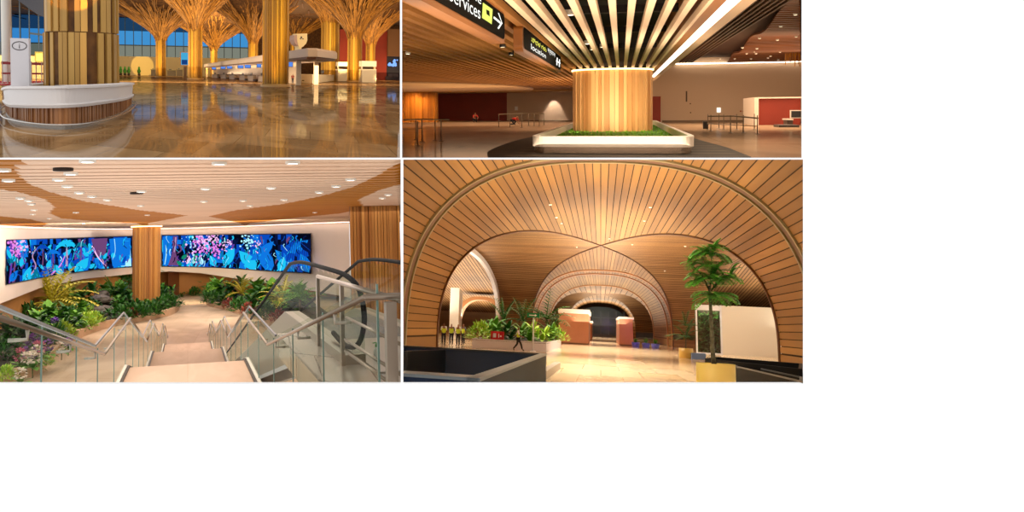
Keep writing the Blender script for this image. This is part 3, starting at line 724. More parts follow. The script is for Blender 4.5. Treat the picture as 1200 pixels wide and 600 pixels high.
lbS = ['leftmost blue screen under the canopy', 'second blue screen from the left under the canopy', 'third blue screen from the left under the canopy', 'fourth blue screen from the left under the canopy', 'fifth blue screen from the left under the canopy', 'small blue screen at the left side of the large golden column', 'large blue screen at the right side of the large golden column']
for i, (u, v, w_) in enumerate(scr):
    y = along(s_at(u), .12).y; p = D.at(u, v, y); hw = w_/2/F*y; hh = 2.4/F*y if i < 6 else 3.1/F*y
    t = thing('hanging_screen', D, p, lbS[i], 'screen', 'blue screens under the canopy')
    MB().box(p.x-hw, p.x+hw, y, y+.3, p.z-hh, p.z+hh).build('case', mat('case_navy', (40, 44, 84), .4), t); MB().box(p.x-hw*.85, p.x+hw*.85, y-.02, y, p.z-hh*.78, p.z+hh*.8).build('screen', emis('screen_blue2', (92, 140, 232), 1), t)
    MB().box(p.x-.05, p.x+.05, y+.1, y+.2, p.z+hh, zs).build('hanger', m_dgap, t)
# white desk at the right end
P4_ = [D.fl(u, v) for u, v in ((350, 97.5), (366, 98.3), (395.5, 94.4), (384, 93.6))]
t = thing('service_desk', D, P4_[1], 'white service desk under the right end of the canopy', 'desk')
hd = D.vy(87.6, P4_[1].x, P4_[1].y)
MB().prism([(p.x, p.y) for p in P4_], .06, hd, cap=True).build('body', mat('desk_cream', (232, 220, 196), .4), t)
c_ = sum(P4_, Vector())/4; MB().prism([(c_.x+(p.x-c_.x)*1.03, c_.y+(p.y-c_.y)*1.03) for p in P4_], hd, hd+.08, cap=True).build('top', mat('desk_cream2', (244, 234, 214), .4), t)
p = D.fl(356, 97.8); MB().box(p.x-.35, p.x+.35, p.y-.25, p.y-.15, .5, .62).build('logo_plate', m_dgap, t)
for u, lb in ((372, 'left dark monitor on the white service desk'), (378, 'right dark monitor on the white service desk')):
    q = D.uy(u, P4_[1].y+18, hd+.1); t2 = thing('desk_monitor', D, q, lb, 'monitor'); MB().box(q.x-.3, q.x+.3, q.y, q.y+.1, q.z+.25, q.z+.8).build('screen', mat('monitor_dark', (40, 40, 44), .4), t2); MB().box(q.x-.05, q.x+.05, q.y, q.y+.1, q.z, q.z+.25).box(q.x-.2, q.x+.2, q.y-.1, q.y+.2, q.z-.02, q.z+.02).build('stand', mat('monitor_dark', (40, 40, 44), .4), t2)
q = D.fl(343, 98.3); person(D, q, PI, 'stand', 'person in dark red standing under the canopy right of the golden column', mat('cloth_maroon', (120, 36, 40), .8), c_dk, None, None, 1.)
# shield totem on the roof
q = on_z(352.5, 59.3, zr1); y = q.y; S = y/F
t = thing('roof_totem', D, q, 'cream shield-shaped sign with dark letter mark on the canopy roof', 'sign')
sp = lambda uv: [D.at(u, v, y) for u, v in uv]
front = [(347.9, 39.6), (360, 39.2), (360.2, 47), (358.8, 51), (355.5, 54.5), (353.4, 55.6), (353.4, 59), (350.8, 59), (350.8, 55.6), (348.6, 50), (347.8, 46)]
def slabp(uv, d): 
    A_ = sp(uv); B_ = [p+Vector((-.55, d, 0)) for p in A_]; mb = MB(); n = len(A_); b = len(mb.v); mb.v += A_+B_
    mb.face(range(b, b+n)); mb.face([b+n+i for i in range(n-1, -1, -1)])
    for i in range(n): mb.face((b+i, b+n+i, b+n+(i+1) % n, b+(i+1) % n))
    return mb
slabp(front, 1.2).build('shield', mat('shield_cream', (240, 222, 170), .5), t)
slabp([(345.2, 41.5), (348, 40.8), (348.5, 51), (349.5, 54), (346.5, 51.5), (344.6, 47)], 1.4).build('side_wing', mat('shield_grey', (190, 160, 150), .5), t)
for uv in (((352.2, 44.8), (354, 44.8), (354, 42.8), (352.2, 42.8)), ((351.3, 46), (352.9, 46), (352.9, 45), (351.3, 45)), ((354, 46), (355.9, 46), (355.9, 45), (354, 45))):
    MB().poly([p-Vector((0, .05, 0)) for p in sp(uv)]).build('mark', m_ink, t)
# second counter block on the right, beside the red wall
for (u0, u1, y, vb, v1, v2, v3, lb) in ((396, 441, 230, 92.3, 78.5, 77.5, 72.5, 'long cream counter with canopy band between the golden columns'), (424, 441, 205, 93.2, 79, 77.8, 71.3, 'short cream counter with canopy band before the red wall')):
    a, b = D.uy(u0, y, 1), D.uy(u1, y, 1); t = thing('service_counter', D, a, lb, 'counter'); z = lambda v: D.vy(v, a.x, y)
    MB().box(a.x, b.x, y, y+4, 0, z(81)).build('desk', mat('desk_cream', (232, 220, 196), .4), t); MB().box(a.x, b.x, y, y+4, z(v2), z(v3)).build('canopy_band', mat('desk_cream2', (244, 234, 214), .4), t)
    MB().box(a.x+.3, b.x-.3, y+3, y+4, z(81), z(v2)).build('back_panel', mat('panel_umber', (96, 66, 48), .5), t)
    for x in (a.x+.2, b.x-.2): MB().box(x-.15, x+.15, y+1, y+1.4, z(81), z(v2)).build('post', mat('desk_cream', (232, 220, 196), .4), t)
# recessed ceiling lights on the right
for i, (u, v) in enumerate(((433, 14), (431, 15), (420, 21), (455, 24), (448, 22))):
    p = D.at(u, v, 300); 
    t = thing('spot_light', D, p, 'tiny bright ceiling spot among the branches, %s' % ('the right of a close pair', 'the left of a close pair', 'above the left column of the pair', 'farthest right', 'second from the right')[i], 'light', 'ceiling spots'); MB().ball(p, .35, n=8, k=5).build('lens', emis('lamp_warm', (255, 238, 205), 6), t); MB().lathe([(.4, .1), (.5, .5), (.5, .9)], p, 10).build('can', m_under, t)
# ---- lamps; the area ones are unseen fill added to brighten the hall
def upD(x, y, z, sx, sy, pw, col=(255, 200, 110)): return area(D, (x, y, z), (x, y, z+5), sx, pw, col, sy)
for u, y, r, vt, lb, n in cols[:-1]:
    c = D.uy(u, y, 0); k = (y/200)
    spot(D, (c.x-2.5, y-r-9, .4), (c.x, y-r*.3, 6), 5200, 60, (255, 196, 64), .9, .3)
    spot(D, (c.x+3.5, y-r-8, .4), (c.x, y-r*.3, 16), 6500, 80, (255, 222, 150), .9, .3)
area(D, (0, 150, 26), (0, 210, 0), 60, 50000, (255, 220, 170), 60)
area(D, (20, 110, 24), (20, 190, 2), 40, 30000, (255, 214, 160), 20)
area(D, (-10, 330, 25), (-25, 418, 4), 60, 60000, (255, 226, 160), 20)
area(D, (60, 250, 22), (60, 330, 6), 30, 40000, (255, 214, 160), 20)
upD(0, 200, 3, 90, 120, 60000, (255, 226, 176)); upD(20, 330, 3, 120, 120, 80000, (255, 222, 170))
area(D, (-5, 20, 8), (-6, 40, 3), 8, 150, (255, 226, 180), 3)
spot(D, (-2, 24, 6.5), (cA.x-.1, yA-rA, 5.55), 9000, 8.5, (255, 176, 40), .08, .05)  # added spot standing in for the sun patch on the big column
spot(D, (1, 22, 3.0), (cA.x+.6, yA-rA, 2.5), 1500, 26, (255, 210, 130), .6, .1)
p = along(.5, .3, 1.5); upK = area(D, p, (p.x, p.y, 9), 3, 2600, (255, 230, 200), 90)
q = D.fl(372, 98); area(D, (q.x-1, q.y-16, 7.5), (q.x, q.y+6, 1.5), 5, 1500, (255, 236, 206), 2)
q = D.uy(158, 395, 3); spot(D, (q.x-4, 370, 9), (q.x+1.5, 419, 4.5), 90000, 12, (255, 214, 110), .12, .1)  # added spot in place of sunlight falling on the end wall
q = D.uy(25, 140, 3); area(D, (q.x, 130, 10), (q.x, 170, 2), 14, 2600, (255, 220, 170), 4)
# ================================================================ slatted-ceiling lounge with the timber drum (upper right)
C = Room(728, 125, 1.5)
CL, CR = 471.2, 939.3
slab('wall_outer_right_upper', 939.4, 940.3, -120, 184.8)
m_beige = mat('wall_greige', (206, 180, 152), .6, col2=(198, 170, 142), noise=(.1, .1, .1))
m_dred = mat('wall_dark_red', (138, 44, 24), .6, col2=(122, 36, 18), noise=(.3, .3, .3))
m_slatc = mat('slat_cream', (236, 208, 176), .6, spec=.2)
m_slat_warm = mat('slat_warm_lit', (190, 134, 74), .55, spec=.2, col2=(158, 106, 54), island=.8, noise=(.3, .3, .3))  # same slats as the cream ones; warm light's brown put into the colour
m_plen = mat('plenum_black', (20, 15, 12), .9)
yc = 45.; pL, pR = C.uy(671, yc, 2), C.uy(765, yc, 2); cx = (pL.x+pR.x)/2; cr = (pR.x-pL.x)/2*.995
Hc = C.vy(79, cx, yc-cr); YW = 100.
def clipx(y, z, m=.02): return C.uy(CL, y, z).x+m, C.uy(CR, y, z).x-m
# floor
m_floor2 = tile_mat('lounge_stone', (158, 132, 108), (148, 122, 98), (120, 98, 78), (4, 12), 0, .09, .4, .004, (.25, .1, 1), .5, (176, 150, 124), gloss=.28)
struct(MB().poly([C.fl(CL, 184.9), C.fl(CR, 184.9), C.uy(CR, 112, 0), C.uy(CL, 112, 0)]), 'floor_lounge', m_floor2, C)
# dark inlaid floor round the planter
L_ = [(572, 184), (571, 179), (577, 175), (592, 169), (612, 163), (640, 158)]
R_ = [(800, 158), (826, 166), (852, 173), (880, 184)]
P = [tuple(C.fl(u, v)[:2]) for u, v in smooth_path([(u, v, 0) for u, v in L_], 4) for u, v in [(u, v)]] if False else [tuple(C.fl(p.x, p.y)[:2]) for p in smooth_path([(u, v, 0) for u, v in L_], 4)]
P += [tuple(C.fl(u, v)[:2]) for u, v in R_]+[tuple(C.fl(u, 184.7)[:2]) for u in (880, 572)]
m_inlay = tile_mat('inlay_dark', (34, 29, 25), (28, 24, 21), (66, 56, 46), (40, .9), 0, .6, .1, .09, (1, 1, 1), .3, (38, 32, 28))
struct(MB().prism(P, .0, .012), 'floor_inlay', m_inlay, C)
# ceiling slats running into the hall
xr_ = C.fl(842, 0, Hc).x; dx = C.fl(741, 0, Hc).x-C.fl(717, 0, Hc).x; xm = C.fl(741, 0, Hc).x
sc_, sw_ = MB(), MB()
for k in range(-90, 6):
    x = xm+k*dx
    if x > xr_+.05: continue
    a = max(9., C.yu(CL, x, Hc)+.1 if x < 0 else 9.)
    if a > YW-2: continue
    cream = x > C.fl(597, 0, Hc).x-.1
    w_ = .135 if cream else .17
    (sc_ if cream else sw_).box(x-w_/2, x+w_/2, a, YW, Hc, Hc+.16)
struct(sc_, 'ceiling_slats_cream', m_slatc, C); clip(struct(sw_, 'ceiling_slats_warm_lit', m_slat_warm, C), C, u0=CL)
xe = C.fl(848, 0, Hc).x
pl_ = struct(MB().poly([(-27, 8, Hc+1.3), (xe, 8, Hc+1.3), (xe, YW, Hc+1.3), (-27, YW, Hc+1.3)]), 'ceiling_plenum', m_plen, C); clip(pl_, C, u0=CL)
# services in the plenum: ducts
mb = MB()
for y in (14, 17.5, 21, 26, 33, 42): mb.bar((-8, y, Hc+1.0), (xe-.05, y+.6, Hc+1.0), .35, .22)
o = one(mb, 'ceiling_ducts', mat('duct_dark', (34, 27, 23), .8), C, (0, 0, 0), 'dark ducts in the void above the cream slats', 'ducts'); o['kind'] = 'structure'; clip(o, C, u0=CL)
# light strip, its beam and the higher ceiling to the right
x0, x1 = C.fl(851.5, 0, Hc).x, C.fl(867, 0, Hc).x
ys, ye = 9., 58.
one(MB().box(x0, x1, ys, ye, Hc-.02, Hc+.02), 'light_strip', emis('strip_white', (255, 244, 226), 3.2), C, (x0, ys, Hc), 'long bright light strip running along the ceiling edge', 'light strip')
zb = Hc-.02
hb = C.E+(Hc-C.E)*.93
struct(MB().hexa([(x0-.22, ys, Hc-.01), (x0, ys, Hc-.01), (x0, 84, Hc-.01), (x0-.22, 84, Hc-.01), (x0-.22, ys, Hc+1.3), (x0, ys, Hc+1.3), (x0, 84, Hc+1.3), (x0-.22, 84, Hc+1.3)]), 'beam_timber_edge', mat('beam_wood', (150, 96, 48), .5), C)
zz = lambda v, x, y: C.vy(v, x, y)
xb = C.fl(885, 0, Hc).x
struct(MB().hexa([(x1, ys, Hc-.02), (xb, ys, Hc-.02), (xb, 84.5, Hc-.02), (x1, 84.5, Hc-.02), (x1, ys, 6.4), (xb, ys, 6.4), (xb, 84.5, 6.4), (x1, 84.5, 6.4)]), 'beam_bulkhead', mat('bulkhead_beige', (196, 166, 134), .6), C)
YB = 85.; HB = C.vy(73.5, 8, YB)
mb = MB(); x = xb+.05
xk = C.fl(932, 0, HB).x
while x < xk:
    a = max(9., C.yu(CR, x, HB)+.2, C.yv(-60, x, HB)); mb.box(x, x+.10, a, YB-.3, HB, HB+.14); x += .26
struct(mb, 'ceiling_slats_dark', mat('slat_dark', (92, 68, 54), .6), C)
o = struct(MB().poly([(xb, 10, HB+.5), (xk+.1, 10, HB+.5), (xk+.1, YB, HB+.5), (xb, YB, HB+.5)]), 'ceiling_back_dark', m_plen, C); clip(o, C, u1=CR)
mb = MB(); y = 30.; k = 0
while y < YB-.4:
    xa, xz = xk-.2+0.06*(y-30), C.uy(CR, y, HB).x-.05
    zo = .18*math.sin(y*.35)
    if xz > xa+.1: mb.box(xa, xz, y, y+.42, HB+.12+zo, HB+.22+zo)
    y += .62
struct(mb, 'ceiling_slats_brown', mat('ceiling_slat_brown', (140, 80, 36), .5, col2=(110, 60, 24), island=.8, noise=(.3, .3, .3)), C)
o = struct(MB().poly([(xk-.3, 28, HB+.5), (26, 28, HB+.5), (26, YB, HB+.5), (xk-.3, YB, HB+.5)]), 'ceiling_back_brown', mat('ceiling_back2', (60, 32, 16), .8), C); clip(o, C, u1=CR)
for i, (u, v) in enumerate([(932, 17), (915, 31), (933, 43), (890, 45), (911, 47), (870, 56), (887, 57), (884, 60.5), (886, 63), (875, 63), (903, 66), (900, 68), (861, 69), (844, 69), (880, 69), (912, 70), (914, 61)]):
    p = C.fl(u, v, HB-.02)
    if p.y > YB-.5: p = C.at(u, 69, YB-1.2)
    if i == 0:
        l0 = thing('downlight', C, p, '', 'downlight', 'tiny spotlights in the brown ceiling')
        MB().lathe([(.09, .05), (.09, -.03), (.065, -.03)], p, 10).build('ring', mat('lamp_ring', (230, 225, 215), .4), l0)
        MB().lathe([(.07, -.03), (.001, -.035)], p, 10).build('lens', emis('lamp_warm2', (255, 230, 190), 5), l0); l = l0
    else: l = dup(l0, C, p)
    l['label'] = 'tiny spotlight in the brown slatted ceiling at right'
for i, (u, v, lb) in enumerate(((667, 15.5, 'round downlight between the cream slats, nearest the frame top'), (689, 50, 'round downlight between cream slats, upper one near the column'), (695, 57, 'round downlight between cream slats, lowest near the column'), (707, 54, 'large round lamp between cream slats above the column'), (478, 62.5, 'round downlight in the brown-toned slats at the left edge'))):
    p = C.fl(u, v, Hc-.03 if i == 4 else Hc+.28); l = dup(l0, C, p, 0, 1.5 if i != 4 else 1., lb)
for u, v, lb in ((542, 29, 'white track spotlight in the brown-toned slats left of the near sign'), (589, 53.5, 'dark track spotlight at the corner of the near sign'), (599, 63, 'white track spotlight left of the farther sign')):
    p = C.fl(u, v, Hc-.05); t = thing('track_spotlight', C, p, lb, 'spotlight', 'track spotlights')
    MB().lathe([(.05, .12), (.09, .1), (.10, -.05), (.08, -.05)], p, 12).build('can', mat('can_black', (24, 22, 20), .5), t)
    MB().lathe([(.085, -.045), (.001, -.04)], p, 12).build('lens', emis('lamp_warm2', (255, 230, 190), 5), t)
# the pale oval ceiling panel and the soffit at far left
mb = MB(); ov = []
q0 = C.fl(612, 101.5, Hc-.12); q1 = C.fl(430, 97, Hc-.12)
ox, orx, oy, ory = q0.x-10., 10., (C.fl(540, 93.5, Hc).y+C.fl(540, 108.5, Hc).y)/2, (C.fl(540, 108.5, Hc).y-C.fl(540, 93.5, Hc).y)/2
mb.prism([(ox+orx*math.cos(2*PI*i/64), oy+ory*math.sin(2*PI*i/64)) for i in range(64)], Hc-.12, Hc-.02)
o = struct(mb, 'ceiling_oval_panel', mat('oval_cream', (216, 186, 152), .6), C); clip(o, C, u0=CL)
o = struct(MB().box(-27, -1, YW-8, YW, Hc-.2, Hc-.02), 'ceiling_soffit', mat('soffit_tan', (186, 142, 90), .6), C); clip(o, C, u0=CL)
# walls
def fwall(u0, u1, y, z0, z1, name, m):
    a, b = C.uy(u0, y, 1.5).x, C.uy(u1, y, 1.5).x
    o = struct(MB().box(a, b, y, y+.25, z0, z1), name, m, C); return clip(o, C, CL, CR)
fwall(594, 680, YW, 0, Hc, 'wall_back_white', m_beige); fwall(505, 594, YW, 0, Hc, 'wall_back_red', m_dred)
fwall(680, 774.5, YW-12, 0, Hc+.8, 'wall_behind_column', m_dred); fwall(760, 945, YB, 0, HB+.6, 'wall_back_right', m_beige)
a = C.uy(765, 84, 1).x; b = C.uy(774, 84, 1).x
struct(MB().box(a-.3, b, 83.6, 84.4, 0, C.vy(113, b, 84)), 'wall_red_end', m_dred, C)
# skirting line and bright cove at the top of the right wall
one(MB().box(C.uy(792, YB-.3, HB).x, C.uy(938.8, YB-.3, HB).x, YB-.32, YB-.22, HB-.12, HB-.02), 'cove_light', emis('cove_warm3', (255, 236, 210), 7), C, (8, YB, HB), 'bright cove light along the top of the right wall', 'light strip')
struct(MB().box(C.uy(776, YB-.02, .1).x, C.uy(885, YB-.02, .1).x, YB-.06, YB, 0, .16), 'baseboard_right', mat('skirt_brown', (120, 96, 76), .5), C)
# left timber drum
q = C.uy(488, 92, 1); r_ = (C.uy(513, 92, 1).x-C.uy(488, 92, 1).x)
mb = MB(); plank_drum(mb, (q.x, 92, 0), r_, 0, Hc-.2, 70, .06)
o = one(mb, 'timber_drum', wood_c, C, (q.x, 92, 0), 'distant timber-clad drum wall at the left edge', 'drum'); o['kind'] = 'structure'; clip(o, C, u0=CL)
spot(C, (q.x+1, 92-r_-1.2, Hc-.3), (q.x, 92-r_+.3, .5), 400, 120, (255, 190, 90), .8, .2); spot(C, (q.x+2.6, 92-r_-.6, Hc-.3), (q.x+2, 92-r_+.7, .5), 300, 120, (255, 190, 90), .8, .2)

# the big timber drum in its planter
dm = thing('timber_drum', C, (cx, yc, 0), 'big round timber-clad column with glowing top in the white planter', 'drum')
mb = MB(); plank_drum(mb, (cx, yc, 0), cr, .25, Hc-.06, 64, .035, .93); mb.build('planks', mat('drum_plank', (228, 178, 116), .5, spec=.3, col2=(176, 118, 62), island=.8, noise=(3, 3, .3)), dm)
MB().lathe([(cr*.95, .2), (cr*.95, Hc+.3)], (cx, yc, 0), 40).build('core', m_dgap, dm)
MB().lathe([(cr*1.0, Hc-.10), (cr*1.03, Hc-.10), (cr*1.03, Hc-.03), (cr*.98, Hc-.03)], (cx, yc, 0), 64).build('light_ring', emis('ring_warm', (255, 226, 160), 4), dm)
def rrect(x0, x1, y0, y1, r, ry, n=6):
    o = []
    for cx_, cy_, a0 in ((x1-r, y1-ry, 0), (x0+r, y1-ry, PI/2), (x0+r, y0+ry, PI), (x1-r, y0+ry, 1.5*PI)):
        o += [(cx_+r*math.cos(a0+PI/2*i/n), cy_+ry*math.sin(a0+PI/2*i/n)) for i in range(n+1)]
    return o
fl_, fr_ = C.fl(620.5, 173, 0), C.fl(817, 176, 0)
yf_ = C.fl(718, 180.5, 0).y; xl_, xr2 = C.uy(620.5, yf_, .4).x, C.uy(816.5, yf_, .4).x
yb_ = 60.
zt_ = C.vy(160, 0, yf_); zm_ = C.vy(172.5, 0, yf_)
pt_ = thing('planter', C, ((xl_+xr2)/2, yf_, 0), 'large white planter with steel plinth around the big drum', 'planter')
out = rrect(xl_, xr2, yf_, yb_, .42, 1.2); inn = rrect(xl_+.16, xr2-.16, yf_+.5, yb_-.5, .34, 1.0)
mb = MB().prism(out, zm_, zt_, cap=False); mb.prism(inn[::-1], zm_, zt_, cap=False)
n = len(out); b = len(mb.v); mb.v += [Vector((x, y, zt_)) for x, y in out]+[Vector((x, y, zt_)) for x, y in inn]
for i in range(n): mb.face((b+i, b+(i+1) % n, b+n+(i+1) % n, b+n+i))
b = len(mb.v); mb.v += [Vector((x, y, zm_)) for x, y in out]+[Vector((x, y, zm_)) for x, y in inn]
for i in range(n): mb.face((b+n+i, b+n+(i+1) % n, b+(i+1) % n, b+i))
mb.build('rim_band', mat('planter_white2', (232, 222, 210), .45), pt_)
MB().prism(rrect(xl_+.06, xr2-.06, yf_+.15, yb_-.15, .4, 1.1), 0, zm_, cap=True).build('plinth', mat('plinth_steel', (150, 132, 116), .25, metal=.8), pt_)
gb = MB().poly([(x, y, zm_+.06) for x, y in inn]); 
gr_ = one(gb, 'planter_lawn', mat('lawn_green', (62, 128, 20), .7, col2=(110, 170, 40), noise=(3, 3, 3), bump=.5, bscale=(20, 20, 20)), C, ((xl_+xr2)/2, yf_, 0), 'short green grass inside the white planter', 'grass'); gr_['kind'] = 'stuff'
tb = MB()
for _ in range(1500):
    x, y = rnd.uniform(xl_+.25, xr2-.25), rnd.uniform(yf_+.7, yb_-.7)
    if math.hypot(x-cx, y-yc) < cr: continue
    leaf(tb, (x, y, zm_+.05), (rnd.uniform(-.4, .4), rnd.uniform(-.4, .4), 1), .10, .05, .5, prof=(1, .8, 0))
o = one(tb, 'grass_tufts', mat('lawn_blade', (80, 150, 26), .6, col2=(134, 190, 50), island=.8, noise=(1, 1, 1)), C, ((xl_+xr2)/2, yf_, 0), 'grass blades on the lawn in the white planter', 'grass'); o['kind'] = 'stuff'

# hanging signs (they face right; words run into the hall)
m_signw = mat('sign_wood', (150, 92, 34), .5, col2=(128, 76, 26), noise=(2, .3, 2)); m_signb = mat('sign_face_dark', (9, 9, 8), .8, spec=.05)
e_wh = emis('sign_lit_white', (244, 244, 236), 1.5); e_yl = emis('sign_lit_lime', (226, 236, 110), 1.3); e_ye = emis('sign_lit_yellow', (236, 232, 96), 1.5)
def sign(x, ua, ub, vb_b, vt_b, label, cut=None):
    """Board on the plane x, from picture column ua to ub; rows are given at the far end ub."""
    pb, ptp = C.onx(ub, vb_b, x), C.onx(ub, vt_b, x)
    ya = C.yu(ua, x, pb.z); yb2 = pb.y
    t = thing('hanging_sign', C, (x, yb2, pb.z), label, 'sign')
    z0_, z1_ = pb.z, ptp.z; r = min(.22, (z1_-z0_)*.22); ry = r*2.2
    prof = [(y, z) for y, z in rrect(ya, yb2, z0_, z1_, ry, r, 6)]
    mb = MB(); n = len(prof); b = len(mb.v); th = .22
    mb.v += [Vector((x-th, y, z)) for y, z in prof]+[Vector((x, y, z)) for y, z in prof]
    for i in range(n): mb.face((b+i, b+(i+1) % n, b+n+(i+1) % n, b+n+i))
    mb.face([b+i for i in range(n-1, -1, -1)]); mb.face([b+n+i for i in range(n)])
    mb.build('wooden_case', m_signw, t)
    g = (z1_-z0_)*.09; gy = g*2.5
    prof = rrect(ya+gy, yb2-gy*.6, z0_+g*1.5, z1_-g, ry*.8, r*.8, 6)
    MB().poly([(x+.012, y, z) for y, z in prof]).build('face', m_signb, t)
    for y in (ya+(yb2-ya)*.3, yb2-(yb2-ya)*.12): MB().tube([(x-th/2, y, z1_), (x-th/2, y, Hc+.5)], .015, 6).build('hanger', mat('hanger_black', (20, 20, 20), .5), t)
    return t, ya, yb2, z0_, z1_
def letters(t, s, u0, v0, u1, vcap, x, m, name):
    """Words whose first baseline point is at (u0,v0) in the picture and whose last letter ends in column u1."""
    p = C.onx(u0, v0, x); h = C.onx(u0, vcap, x).z-p.z
    y1 = C.yu(u1, x, p.z)
    o = text(s, name, 1, m, t, Matrix.Identity(4), .0)
    xs = [v.co.x for v in o.data.vertices]; zs = [v.co.y for v in o.data.vertices]
    sx = (y1-p.y)/(max(xs)-min(xs)); sz = h/max(zs)
    off = Vector(t['_loc'])
    for v in o.data.vertices:
        v.co = Vector((x+.02, p.y+(v.co.x-min(xs))*sx, p.z+v.co.y*sz))-off
    return o
xs1 = -2.3
t, ya, yb2, z0_, z1_ = sign(xs1, 482, 591.5, 52.5, 15, 'near hanging direction sign with lime square and white arrow')
letters(t, 'Services', 524, -.5, 561.5, -18, xs1, e_wh, 'lettering'); letters(t, 'the', 548, -5, 562.5, -17, xs1, e_wh, 'lettering')
def pp(*uv): return [C.onx(u, v, xs1)+Vector((.02, 0, 0)) for u, v in uv]
MB().poly(pp((563.5, 21), (575, 28.5), (576, 11), (564.5, 3))).build('lime_square', e_yl, t)
MB().poly([p+Vector((.006, 0, 0)) for p in pp((568.5, 16.5), (572.3, 19.5), (571.8, 13), (568, 11))]).build('dark_mark', m_signb, t)
MB().poly(pp((577, 21.5), (585, 28), (585.5, 25.5), (577.5, 19))).poly([p+Vector((.004, 0, 0)) for p in pp((582, 15), (586.6, 27), (587.2, 27), (583.3, 15.5))]).poly([p+Vector((.008, 0, 0)) for p in pp((586.2, 25.5), (581.2, 33), (582.8, 34.3), (587.3, 27.3))]).build('arrow', e_wh, t)
xs2 = -2.25
t, ya, yb2, z0_, z1_ = sign(xs2, 612.5, 657.2, 85.5, 64.5, 'farther hanging sign with yellow and white lettering')
letters(t, 'ಸ್ಥಳ ಗಳು', 622, 48.5, 639.5, 42.5, xs2, e_ye, 'yellow_lettering'); letters(t, 'स्थान', 641, 60.5, 650, 56, xs2, e_wh, 'lettering'); letters(t, 'location', 621.5, 57.5, 639, 51, xs2, e_wh, 'lettering')
def pp2(*uv): return [C.onx(u, v, xs2)+Vector((.02, 0, 0)) for u, v in uv]
MB().poly(pp2((651, 72), (656, 75), (656, 73.4), (651, 70.4))).poly(pp2((651.3, 76), (652.5, 76.8), (653, 68), (651.8, 67.3))).poly(pp2((654.2, 78), (655.3, 78.8), (655.7, 70), (654.6, 69.2))).build('white_symbol', e_wh, t)

# queue barriers
m_br = mat('barrier_steel', (120, 106, 92), .35, metal=.7)
def barrier(rail, posts, label, extra=()):
    a = C.fl(posts[0][0], posts[0][1], 0); t = thing('queue_barrier', C, a, label, 'barrier', 'queue barriers')
    MB().tube([C.fl(u, v, 1.0) for u, v in rail], .035, 6).build('top_rail', m_br, t)
    for r in extra: MB().tube([C.fl(u, v, .5) for u, v in r], .02, 6).build('mid_rail', m_br, t)
    for u, v in posts:
        q = C.fl(u, v, 0); b = MB().tube([(q.x, q.y, 0.02), (q.x, q.y, .99)], .03, 6); b.lathe([(.13, 0), (.13, .02), (.03, .04)], q, 10, caps=True); b.build('post', m_br, t)
    return t
barrier([(472.5, 140.2), (500, 139.8), (526, 140.2)], [(487.5, 164), (489.5, 171), (494.5, 166), (510, 165), (517, 165.5)], 'steel queue barrier at the left edge, nearest', [[(472.5, 151), (496, 150.5)]])
barrier([(584, 134), (612, 133), (638, 133)], [(584.5, 149), (597.5, 149), (611.5, 149.5), (619.5, 147.5), (626, 147.5), (632, 148), (637.5, 146.5)], 'steel queue barrier before the white wall, left of the column')
barrier([(829, 136.2), (860, 136), (888, 138.5)], [(829.5, 152), (833, 154), (842.5, 151), (848, 152), (856, 156), (863.5, 152), (871, 156), (884, 152), (887.5, 157)], 'steel queue barrier right of the planter', [[(829, 145), (887, 148)]])
# people at work on the floor
c_red = mat('cloth_red', (176, 36, 26), .8); c_pk = mat('cloth_pink', (206, 120, 110), .8)
person(C, C.fl(556.5, 143.5, 0), .5, 'squat', 'person in red with white cap crouching before the dark red wall', c_red, c_dk, h_w, None, 1.)
person(C, C.fl(603, 146.5, 0), 1.2, 'bend', 'person in red and white kneeling behind the queue barrier', c_red, c_dk, mat('hat_yellow', (226, 200, 60), .5), None, .95)
# small things on the right
q = C.fl(826.2, 151, 0); t = thing('litter_bin', C, q, 'small dark litter bin left of the right queue barrier', 'bin')
MB().box(q.x-.13, q.x+.13, q.y-.13, q.y+.13, 0, .46).build('body', mat('bin_dark', (30, 24, 22), .4), t); MB().box(q.x-.14, q.x+.14, q.y-.14, q.y+.14, .46, .5).build('lid', mat('bin_lid', (60, 52, 46), .4), t)
def plaque(u, v, w_, h_, m, name, label, cat, y=None):
    p = C.at(u, v, (y or YB)-.06); return one(MB().box(p.x-w_/2, p.x+w_/2, p.y, p.y+.05, p.z-h_/2, p.z+h_/2), name, m, C, p, label, cat)
plaque(842.3, 129, .34, .44, emis('panel_lit', (255, 250, 236), 1.3), 'lit_panel', 'small bright lit panel on the right wall above the barrier', 'panel')
plaque(605, 127, .34, .46, mat('notice_white', (236, 232, 226), .5), 'wall_notice', 'small white notice on the back wall left of the column', 'notice', YW)
plaque(804.5, 113, .13, 1.0, mat('slit_dark', (84, 66, 54), .5), 'wall_slot', 'narrow dark upright slot in the right wall', 'slot')
plaque(809, 121.5, .1, .1, m_dgap, 'wall_socket', 'upper small dark socket on the right wall', 'socket'); plaque(809.3, 132, .1, .1, m_dgap, 'wall_socket', 'lower small dark socket on the right wall', 'socket')
for i, (u, w_) in enumerate(((868, .14), (871.5, .16), (875, .14))): plaque(u, 130.3, w_, .12, mat('mark_red', (160, 70, 44), .5), 'wall_mark', ('left small red mark on the right wall', 'middle small red mark on the right wall', 'right small red mark on the right wall')[i], 'mark')
